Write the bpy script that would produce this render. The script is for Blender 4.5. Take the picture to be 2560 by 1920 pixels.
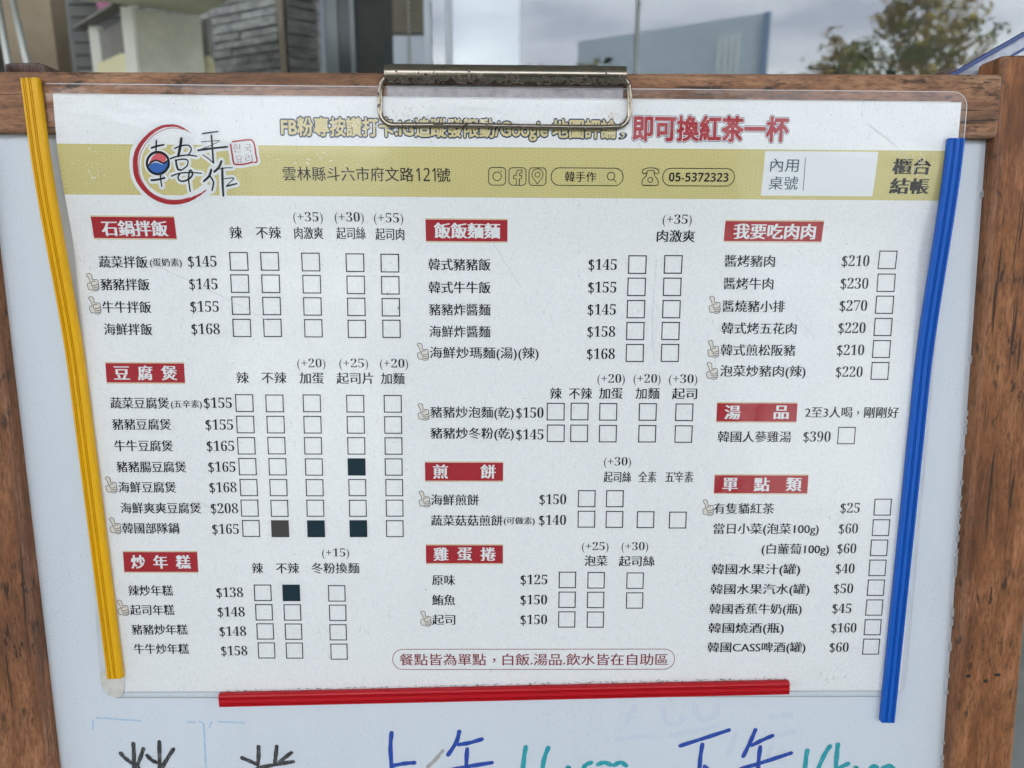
import bpy, bmesh, math, random
from mathutils import Matrix, Vector, Euler
R = math.radians
sc = bpy.context.scene
for o in list(bpy.data.objects): bpy.data.objects.remove(o)

# ------------------------------------------------------------------ camera, sky, sun, exposure
LEAN = R(5)
BOARD = Matrix.Translation((0, 0, 1.1)) @ Matrix.Rotation(-LEAN, 4, 'X')   # board frame: x right, y into the board, z up
cam = bpy.data.cameras.new('camera'); cam_o = bpy.data.objects.new('camera', cam); sc.collection.objects.link(cam_o)
cam.sensor_width = 36; cam.lens = 28.125; cam.clip_start = .01; cam.clip_end = 500
cx, cy, cz = Euler((0.1565, 0, 0)).to_matrix(), Euler((0, -0.0142, 0)).to_matrix(), Euler((0, 0, 0.0061)).to_matrix()
RM = cz @ cx @ cy                                   # rows: right, down, forward in (right, down, into) coordinates
f = lambda r: Vector((r[0], r[2], -r[1]))
rt, dn, fw = f(RM[0]), f(RM[1]), f(RM[2])
cm = Matrix(((rt.x, -dn.x, -fw.x, -.0056006), (rt.y, -dn.y, -fw.y, -.3943803), (rt.z, -dn.z, -fw.z, .0622357), (0, 0, 0, 1)))
cam_o.matrix_world = BOARD @ cm
cam.dof.use_dof = True; cam.dof.focus_distance = .398; cam.dof.aperture_fstop = 11
sc.camera = cam_o
SUN_EL, SUN_AZ = R(50), R(28)                      # azimuth clockwise from +Y
w = bpy.data.worlds.new('World'); sc.world = w; w.use_nodes = True
wn = w.node_tree; sky = wn.nodes.new('ShaderNodeTexSky'); sky.sky_type = 'NISHITA'; sky.sun_disc = False
sky.sun_elevation = SUN_EL; sky.sun_rotation = SUN_AZ; sky.dust_density = 3.0; sky.air_density = 1.0; sky.ozone_density = 1.0
hs_ = wn.nodes.new('ShaderNodeHueSaturation'); hs_.inputs['Saturation'].default_value = .25      # thin overcast takes most of the blue out
wn.links.new(sky.outputs[0], hs_.inputs['Color'])
tc_ = wn.nodes.new('ShaderNodeTexCoord'); mp_ = wn.nodes.new('ShaderNodeMapping'); mp_.inputs['Scale'].default_value = (3, 3, 11); cn_ = wn.nodes.new('ShaderNodeTexNoise'); cn_.inputs['Scale'].default_value = 1.4; cn_.inputs['Detail'].default_value = 5
cr_ = wn.nodes.new('ShaderNodeValToRGB'); cr_.color_ramp.elements[0].position = .36; cr_.color_ramp.elements[0].color = (.62, .62, .68, 1); cr_.color_ramp.elements[1].position = .66; cr_.color_ramp.elements[1].color = (1.12, 1.1, 1.06, 1)
cm_ = wn.nodes.new('ShaderNodeMix'); cm_.data_type = 'RGBA'; cm_.blend_type = 'MULTIPLY'; cm_.inputs[0].default_value = 1
for a_, b_ in ((tc_.outputs['Generated'], mp_.inputs[0]), (mp_.outputs[0], cn_.inputs['Vector']), (cn_.outputs[0], cr_.inputs[0]), (hs_.outputs[0], cm_.inputs[6]), (cr_.outputs[0], cm_.inputs[7]), (cm_.outputs[2], wn.nodes['Background'].inputs[0])): wn.links.new(a_, b_)
wn.nodes['Background'].inputs[1].default_value = .15
sl = bpy.data.lights.new('sun', 'SUN'); sl.energy = 1.4; sl.angle = R(20); sl.color = (1, .96, .9)
so = bpy.data.objects.new('sun', sl); sc.collection.objects.link(so)
sd = Vector((math.sin(SUN_AZ) * math.cos(SUN_EL), math.cos(SUN_AZ) * math.cos(SUN_EL), math.sin(SUN_EL)))
so.rotation_euler = sd.to_track_quat('Z', 'Y').to_euler()
vs = sc.view_settings; vs.view_transform = 'Standard'; vs.look = 'None'; vs.exposure = 3.47; vs.gamma = 1; vs.use_curve_mapping = False
sc.cycles.max_bounces = 8; sc.cycles.transparent_max_bounces = 12

# ------------------------------------------------------------------ helpers
def tag(o, label=None, cat=None, group=None, kind=None):
    if label: o['label'] = label
    if cat: o['category'] = cat
    if group: o['group'] = group
    if kind: o['kind'] = kind
    return o
def empty(name, M=None, **k):
    o = bpy.data.objects.new(name, None); sc.collection.objects.link(o); o.empty_display_size = .02
    if M is not None: o.matrix_world = M
    return tag(o, **k)
def link(name, me, mats, parent=None, smooth=False):
    o = bpy.data.objects.new(name, me); sc.collection.objects.link(o)
    for m in (mats if isinstance(mats, (list, tuple)) else [mats]): me.materials.append(m)
    if parent is not None: o.parent = parent
    if smooth:
        for p in me.polygons: p.use_smooth = True
    return o
def mesh(name, v, fa, mats, parent=None, idx=None, smooth=False):
    me = bpy.data.meshes.new(name); me.from_pydata(v, [], fa); me.update()
    if idx: me.polygons.foreach_set('material_index', idx)
    return link(name, me, mats, parent, smooth)
def bm_obj(name, bm, mats, parent=None, bevel=0, seg=2, smooth=False):
    if bevel: bmesh.ops.bevel(bm, geom=bm.edges[:], offset=bevel, segments=seg, profile=.6, affect='EDGES', clamp_overlap=True)
    bmesh.ops.recalc_face_normals(bm, faces=bm.faces[:])
    me = bpy.data.meshes.new(name); bm.to_mesh(me); bm.free()
    return link(name, me, mats, parent, smooth)
def prism(bm, base, top):
    a = [bm.verts.new(p) for p in base]; b = [bm.verts.new(p) for p in top]; n = len(a)
    bm.faces.new(a[::-1]); bm.faces.new(b)
    for i in range(n): bm.faces.new((a[i], a[(i + 1) % n], b[(i + 1) % n], b[i]))
def bx(bm, x0, x1, y0, y1, z0, z1):
    prism(bm, [(x0, y0, z0), (x1, y0, z0), (x1, y1, z0), (x0, y1, z0)], [(x0, y0, z1), (x1, y0, z1), (x1, y1, z1), (x0, y1, z1)])
def box(name, x0, x1, y0, y1, z0, z1, mat, parent=None, bevel=0):
    bm = bmesh.new(); bx(bm, x0, x1, y0, y1, z0, z1); return bm_obj(name, bm, mat, parent, bevel)
def tube(name, pts, r, mat, parent=None, n=12, smooth=True):
    pts = [Vector(p) for p in pts]; V, F = [], []; up = None
    for i, p in enumerate(pts):
        t = (pts[min(i + 1, len(pts) - 1)] - pts[max(i - 1, 0)]).normalized()
        up = t.orthogonal().normalized() if up is None else (up - t * up.dot(t)).normalized()
        s = t.cross(up); rr = r[i] if isinstance(r, (list, tuple)) else r
        V += [p + (up * math.cos(2 * math.pi * k / n) + s * math.sin(2 * math.pi * k / n)) * rr for k in range(n)]
    for i in range(len(pts) - 1):
        for k in range(n): F.append((i * n + k, i * n + (k + 1) % n, (i + 1) * n + (k + 1) % n, (i + 1) * n + k))
    F.append(tuple(range(n))[::-1]); F.append(tuple(range((len(pts) - 1) * n, len(pts) * n)))
    return mesh(name, V, F, mat, parent, smooth=smooth)
# ---- materials
def mat(name, col=(.5, .5, .5), rough=.5, metal=0, spec=.5):
    m = bpy.data.materials.new(name); m.use_nodes = True; b = m.node_tree.nodes['Principled BSDF']
    b.inputs['Base Color'].default_value = (*col, 1); b.inputs['Roughness'].default_value = rough
    b.inputs['Metallic'].default_value = metal; b.inputs['Specular IOR Level'].default_value = spec
    m.diffuse_color = (*col, 1); return m
class G:                                             # small node-graph writer
    def __init__(s, m): s.t = m.node_tree; s.b = s.t.nodes['Principled BSDF']; s.o = s.t.nodes['Material Output']; s.co = s.t.nodes.new('ShaderNodeTexCoord').outputs['Object']
    def n(s, typ, **k):
        x = s.t.nodes.new('ShaderNode' + typ)
        for a, v in k.items(): setattr(x, a, v)
        return x
    def put(s, sock, v):
        if isinstance(v, bpy.types.NodeSocket): s.t.links.new(v, sock)
        elif v is not None: sock.default_value = v
    def map(s, scale=(1, 1, 1), rot=(0, 0, 0), loc=(0, 0, 0)):
        x = s.n('Mapping'); s.put(x.inputs[0], s.co); x.inputs['Scale'].default_value = scale; x.inputs['Rotation'].default_value = rot; x.inputs['Location'].default_value = loc; return x.outputs[0]
    def noise(s, vec, scale, detail=4, rough=.55, dist=0):
        x = s.n('TexNoise'); s.put(x.inputs['Vector'], vec); x.inputs['Scale'].default_value = scale; x.inputs['Detail'].default_value = detail; x.inputs['Roughness'].default_value = rough; x.inputs['Distortion'].default_value = dist; return x.outputs[0]
    def vor(s, vec, scale, rnd=1):
        x = s.n('TexVoronoi'); s.put(x.inputs['Vector'], vec); x.inputs['Scale'].default_value = scale; x.inputs['Randomness'].default_value = rnd; return x
    def ramp(s, fac, *st):
        x = s.n('ValToRGB'); e = x.color_ramp.elements
        while len(e) < len(st): e.new(.5)
        for el, (p, c) in zip(e, st): el.position = p; el.color = (*c, 1) if isinstance(c, tuple) else (c, c, c, 1)
        s.put(x.inputs[0], fac); return x.outputs[0]
    def mix(s, fac, a, b, typ='MIX'):
        x = s.n('Mix', data_type='RGBA', blend_type=typ); s.put(x.inputs[0], fac)
        for sock, v in ((x.inputs[6], a), (x.inputs[7], b)): s.put(sock, (*v, 1) if isinstance(v, tuple) else v)
        return x.outputs[2]
    def math(s, op, a, b=None):
        x = s.n('Math', operation=op); s.put(x.inputs[0], a); s.put(x.inputs[1], b); return x.outputs[0]
    def sep(s, v): x = s.n('SeparateXYZ'); s.put(x.inputs[0], v); return x.outputs
    def bump(s, h, strength=.3, dist=.001):
        x = s.n('Bump'); x.inputs['Strength'].default_value = strength; x.inputs['Distance'].default_value = dist; s.put(x.inputs['Height'], h); s.put(s.b.inputs['Normal'], x.outputs[0]); return x.outputs[0]
    def col(s, v): s.put(s.b.inputs['Base Color'], v)
    def rough(s, v): s.put(s.b.inputs['Roughness'], v)
def wood(name, axis, c0, c1, c2, seed=0., worn=.5, dark=(.03, .017, .01)):
    m = mat(name, c1, .62, spec=.3); g = G(m)
    v3 = lambda a, b: tuple(b if k == axis else a for k in range(3))
    a = g.noise(g.map(v3(75, 10), loc=(seed, seed * 2, seed)), 1, 7, .66, .5)
    b = g.noise(g.map(v3(760, 170), loc=(seed, 0, 3)), 1, 4, .7)
    crack = g.noise(g.map(v3(420, 16), loc=(2, seed, 3)), 1, 3, .55)
    c = g.noise(g.map((22, 22, 22), loc=(seed * 3, 1, 0)), 1, 5, .65)
    base = g.ramp(a, (.32, tuple(x * .6 for x in c0)), (.5, c1), (.68, tuple(x * 1.12 for x in c2)))
    base = g.mix(g.ramp(b, (.32, .8), (.56, 0.)), base, tuple(x * .38 for x in c1))
    patch = g.ramp(c, (.48, 0.), (.7, worn))
    base = g.mix(g.math('MULTIPLY', patch, g.ramp(b, (.3, 1.), (.65, .35))), base, (.06, .038, .026))
    speck = g.noise(g.map(v3(300, 110), loc=(seed, 5, 2)), 1, 3, .6)
    base = g.mix(g.math('MULTIPLY', g.ramp(speck, (.57, 0.), (.64, .9)), g.ramp(c, (.42, 0.), (.6, 1.))), base, dark)
    pale = g.noise(g.map(v3(130, 22), loc=(4, seed, 6)), 1, 5, .7)
    base = g.mix(g.ramp(pale, (.55, 0.), (.7, .6)), base, tuple(min(.6, x * 1.9 + .05) for x in c1))
    base = g.mix(g.ramp(crack, (.33, .9), (.38, 0.)), base, dark)
    bv = g.n('Bevel', samples=6); bv.inputs['Radius'].default_value = .0045; ge = g.n('NewGeometry'); vm = g.n('VectorMath', operation='DOT_PRODUCT')
    g.put(vm.inputs[0], bv.outputs[0]); g.put(vm.inputs[1], ge.outputs['Normal'])
    edge = g.math('MULTIPLY', g.ramp(vm.outputs['Value'], (.86, 1.), (.985, 0.)), g.ramp(pale, (.36, .15), (.58, .85)))      # rubbed arrises
    base = g.mix(edge, base, tuple(.5 * x + .14 for x in c1))
    g.col(base); g.rough(g.ramp(a, (.3, .5), (.7, .72)))
    g.bump(g.mix(.6, a, b), .3, .001); return m
M_RAIL = wood('rail wood', 0, (.2, .092, .045), (.31, .15, .076), (.42, .24, .14), 1.3, .8)
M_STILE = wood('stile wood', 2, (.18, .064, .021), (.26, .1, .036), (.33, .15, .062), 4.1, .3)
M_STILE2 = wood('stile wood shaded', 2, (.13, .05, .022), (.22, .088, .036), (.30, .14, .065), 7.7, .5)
M_DARKWOOD = wood('old dark wood', 2, (.05, .03, .024), (.095, .055, .042), (.15, .09, .07), 9.2, .6)
def white_board():
    m = mat('whiteboard enamel', (.66, .715, .76), .32); g = G(m)
    fl = g.noise(g.map((900, 900, 900)), 1, 3, .7)
    area = g.noise(g.map((14, 14, 14), loc=(3, 0, 1)), 1, 4, .6)
    spec = g.math('MULTIPLY', g.ramp(fl, (.59, 0.), (.71, .9)), g.ramp(area, (.4, .12), (.68, .85)))
    smear = g.noise(g.map((60, 60, 12), loc=(0, 0, 5)), 1, 5, .6)
    c = g.mix(g.ramp(smear, (.5, 0.), (.8, .35)), (.66, .715, .765), (.52, .575, .63))
    c = g.mix(g.noise(g.map((1500, 1500, 1500)), 1, 2), c, (.56, .61, .66))
    g.col(g.mix(spec, c, (.12, .13, .14))); g.bump(g.noise(g.map((500, 500, 500)), 1, 3), .08, .0004); return m
M_WB = white_board()
def paper():
    m = mat('printed paper', (.7, .72, .72), .6, spec=.25); g = G(m)
    fine = g.noise(g.map((820, 820, 820)), 1, 4, .7)
    c = g.mix(g.ramp(fine, (.35, 0.), (.72, 1.)), (.8, .815, .81), (.71, .725, .72))
    fl = g.noise(g.map((700, 500, 1000), rot=(0, .6, 0)), 1, 3, .7)
    area = g.noise(g.map((22, 22, 22), loc=(2, 0, 7)), 1, 4, .6)
    spec = g.math('MULTIPLY', g.ramp(fl, (.63, 0.), (.72, .9)), g.ramp(area, (.42, .12), (.68, .7)))
    warm = g.noise(g.map((9, 9, 9), loc=(1, 0, 2)), 1, 3)
    zz = g.sep(g.co)[2]
    c = g.mix(g.math('MULTIPLY', g.ramp(warm, (.35, 0.), (.75, .7)), g.ramp(zz, (0., .0), (1., 0.))), c, (.7, .66, .58))
    g.col(g.mix(spec, c, (.16, .15, .14))); return m
M_PAPER = paper()
def film():
    m = bpy.data.materials.new('laminating film'); m.use_nodes = True; g = G(m); t = g.t
    tr = g.n('BsdfTransparent'); gl = g.n('BsdfGlossy'); df = g.n('BsdfDiffuse'); df.inputs[0].default_value = (.8, .82, .84, 1)
    gl.inputs['Roughness'].default_value = .1
    h = g.mix(.965, g.noise(g.map((380, 380, 260)), 1, 3, .6), g.noise(g.map((34, 34, 46), loc=(3, 0, 8)), 1, 3, .5))
    b = g.n('Bump'); b.inputs['Strength'].default_value = .5; b.inputs['Distance'].default_value = .0016; g.put(b.inputs['Height'], h)
    g.put(gl.inputs['Normal'], b.outputs[0])
    fr = g.n('Fresnel'); fr.inputs['IOR'].default_value = 1.5; g.put(fr.inputs['Normal'], b.outputs[0])
    sc1 = g.noise(g.map((700, 300, 160), rot=(0, .2, 0)), 1, 4, .7)
    ar = g.noise(g.map((26, 26, 20), loc=(4, 0, 3)), 1, 3, .6)
    dif = g.math('ADD', g.math('MULTIPLY', g.ramp(sc1, (.6, 0.), (.72, .3)), g.ramp(ar, (.52, 0.), (.7, 1.))), .012)
    m1 = g.n('MixShader'); g.put(m1.inputs[0], dif); t.links.new(tr.outputs[0], m1.inputs[1]); t.links.new(df.outputs[0], m1.inputs[2])
    m2 = g.n('MixShader'); g.put(m2.inputs[0], g.math('MULTIPLY', fr.outputs[0], .6)); t.links.new(m1.outputs[0], m2.inputs[1]); t.links.new(gl.outputs[0], m2.inputs[2])
    t.links.new(m2.outputs[0], g.o.inputs[0]); return m
M_FILM = film()
M_INK = mat('black ink', (.009, .01, .013), .6, spec=.1)
M_NAVY = mat('navy ink', (.005, .035, .085), .5, spec=.2)
M_TEAL_TXT = mat('slate blue ink', (.03, .085, .13), .5, spec=.2)
M_RED = mat('crimson ink', (.36, .012, .02), .5, spec=.2)
M_DRED = mat('dark red ink', (.22, .02, .025), .5, spec=.2)
M_WHITE = mat('white ink', (.72, .745, .75), .6, spec=.2)
M_GOLD = mat('gold ink', (.62, .48, .2), .5, spec=.2)
M_CREAM = mat('cream yellow ink', (.62, .53, .26), .5, spec=.2)
M_BAND = mat('olive yellow band', (.54, .465, .16), .6, spec=.2)
M_BANDLINE = mat('pale wave line', (.63, .57, .28), .6, spec=.2)
M_PINK = mat('coral red ink', (.62, .1, .115), .5, spec=.2)
M_BLUE = mat('royal blue ink', (.03, .12, .42), .5, spec=.2)
M_BROWN = mat('grey brown line', (.07, .058, .05), .6, spec=.2)
M_STK = mat('dark slate tape', (.01, .028, .04), .5, spec=.15)
M_STKG = mat('dark grey tape', (.06, .056, .052), .5, spec=.15)

# ------------------------------------------------------------------ flat print on the menu sheet: u right, v down, millimetres
def prof(v):
    s = min(1, max(0, (v + 56) / -61)); return .3 + 8.3 * s * s * (3 - 2 * s)
def bend(u, v, lift): return (u * .001, -(prof(v) + lift) * .001, -v * .001)
_glyph = {}
DIG = {ord(str(i)): chr(0x1D7CE + i) for i in range(10)}
def glyphs(s, off):
    k = (s, off)
    if k not in _glyph:
        c = bpy.data.curves.new('t', 'FONT'); c.body = s; c.size = 1; c.offset = off; c.resolution_u = 3
        o = bpy.data.objects.new('t', c); sc.collection.objects.link(o)
        me = bpy.data.meshes.new_from_object(o.evaluated_get(bpy.context.evaluated_depsgraph_get()))
        v = [(p.co.x, p.co.y) for p in me.vertices]; fa = [tuple(p.vertices) for p in me.polygons]
        bpy.data.objects.remove(o); bpy.data.curves.remove(c); bpy.data.meshes.remove(me)
        xs = [p[0] for p in v]; ys = [p[1] for p in v]
        _glyph[k] = (v, fa, min(xs), max(xs), min(ys), max(ys))
    return _glyph[k]
class Ink:
    def __init__(s): s.v, s.f, s.i, s.m, s.k = [], [], [], [], 0
    def mi(s, m):
        if m not in s.m: s.m.append(m)
        return s.m.index(m)
    def raw(s, v, fa, m, lift):
        n = len(s.v); s.v += [(a, b, lift) for a, b in v]; s.f += [tuple(q + n for q in p) for p in fa]; s.i += [s.mi(m)] * len(fa)
    def poly(s, pts, m, lift=.1): s.raw(pts, [tuple(range(len(pts)))], m, lift)
    def grid(s, u0, v0, u1, v1, m, lift, n=8):
        V = []; F = []
        for i in range(n + 1): V += [(u0, v0 + (v1 - v0) * i / n), (u1, v0 + (v1 - v0) * i / n)]
        for i in range(n): F.append((2 * i, 2 * i + 1, 2 * i + 3, 2 * i + 2))
        s.raw(V, F, m, lift)
    def text(s, t, u0, u1, vm, size, m, lift=.15, off=-.004, copies=((-.014, 0), (.034, 0)), ref=None, step=.004):
        t = t.translate(DIG) if off < -.012 else t
        if '麵' in t and off < 0: off, copies = 0, ((-.006, 0), (.02, 0))
        v, fa, x0, x1, y0, y1 = glyphs(t, off)
        if ref: y0, y1 = ref
        sx = (u1 - u0) / (x1 - x0); yc = (y0 + y1) / 2
        for j, (dx, dy) in enumerate(copies):
            s.raw([(u0 + (x - x0 + dx) * sx, vm - (y - yc + dy) * size) for x, y in v], fa, m, lift + j * step)
    def line(s, pts, w, m, lift=.15, closed=False, cap=True):
        P = [Vector((a, b)) for a, b in pts]; n = len(P); L = []; Rr = []
        W = w if isinstance(w, (list, tuple)) else [w] * n
        for i in range(n):
            a = P[(i - 1) % n] if closed or i else P[0]; b = P[(i + 1) % n] if closed or i < n - 1 else P[-1]
            t = (b - a); t = t.normalized() if t.length > 1e-9 else Vector((1, 0)); nn = Vector((-t.y, t.x)); k = W[i] / 2
            if closed or 0 < i < n - 1:
                t1 = (P[i] - a).normalized(); k /= max(.6, abs(nn.dot(Vector((-t1.y, t1.x)))))
            L.append(P[i] + nn * k); Rr.append(P[i] - nn * k)
        V = [tuple(q) for pr in zip(L, Rr) for q in pr]; m_ = n if closed else n - 1
        s.raw(V, [(2 * i, 2 * i + 1, 2 * ((i + 1) % n) + 1, 2 * ((i + 1) % n)) for i in range(m_)], m, lift)
        if cap and not closed:
            for q, r in ((P[0], W[0] / 2), (P[-1], W[-1] / 2)):
                s.poly([(q.x + r * math.cos(a * .785), q.y + r * math.sin(a * .785)) for a in range(8)], m, lift + .002)
    def frame(s, u0, v0, u1, v1, r, w, m, lift=.15):
        pts = []
        if r <= 0: pts = [(u0, v0), (u1, v0), (u1, v1), (u0, v1)]
        else:
            for (cu, cv, a0) in ((u1 - r, v0 + r, -90), (u1 - r, v1 - r, 0), (u0 + r, v1 - r, 90), (u0 + r, v0 + r, 180)):
                pts += [(cu + r * math.cos(R(a0 + 15 * k)), cv + r * math.sin(R(a0 + 15 * k))) for k in range(7)]
        if r <= 0:
            for a, b, c, d in ((u0 - w/2, v0 - w/2, u1 + w/2, v0 + w/2), (u0 - w/2, v1 - w/2, u1 + w/2, v1 + w/2), (u0 - w/2, v0 + w/2, u0 + w/2, v1 - w/2), (u1 - w/2, v0 + w/2, u1 + w/2, v1 - w/2)):
                s.poly([(a, b), (c, b), (c, d), (a, d)], m, lift)
        else: s.line(pts, w, m, lift, closed=True)
    def circle(s, u, v, r, w, m, lift=.15, n=28): s.line([(u + r * math.cos(2 * math.pi * k / n), v + r * math.sin(2 * math.pi * k / n)) for k in range(n)], w, m, lift, closed=True)
    def disc(s, u, v, r, m, lift=.15, n=20): s.poly([(u + r * math.cos(2 * math.pi * k / n), v + r * math.sin(2 * math.pi * k / n)) for k in range(n)], m, lift)
    def build(s, name, parent, flat=None):
        if flat is None: V = [bend(*p) for p in s.v]
        else: V = [(u * .001, -(flat + l) * .001, -v * .001) for u, v, l in s.v]
        return mesh(name, V, s.f, s.m, parent, s.i)
def smooth(pts, k=6):
    if len(pts) < 3: return pts
    P = [Vector(p) for p in pts]; out = []
    for i in range(len(P) - 1):
        a, b, c, d = P[max(i - 1, 0)], P[i], P[i + 1], P[min(i + 2, len(P) - 1)]
        for j in range(k):
            t = j / k; out.append(tuple(.5 * ((2 * b) + (c - a) * t + (2 * a - 5 * b + 4 * c - d) * t * t + (3 * b - a - 3 * c + d) * t ** 3)))
    return out + [tuple(P[-1])]
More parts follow.
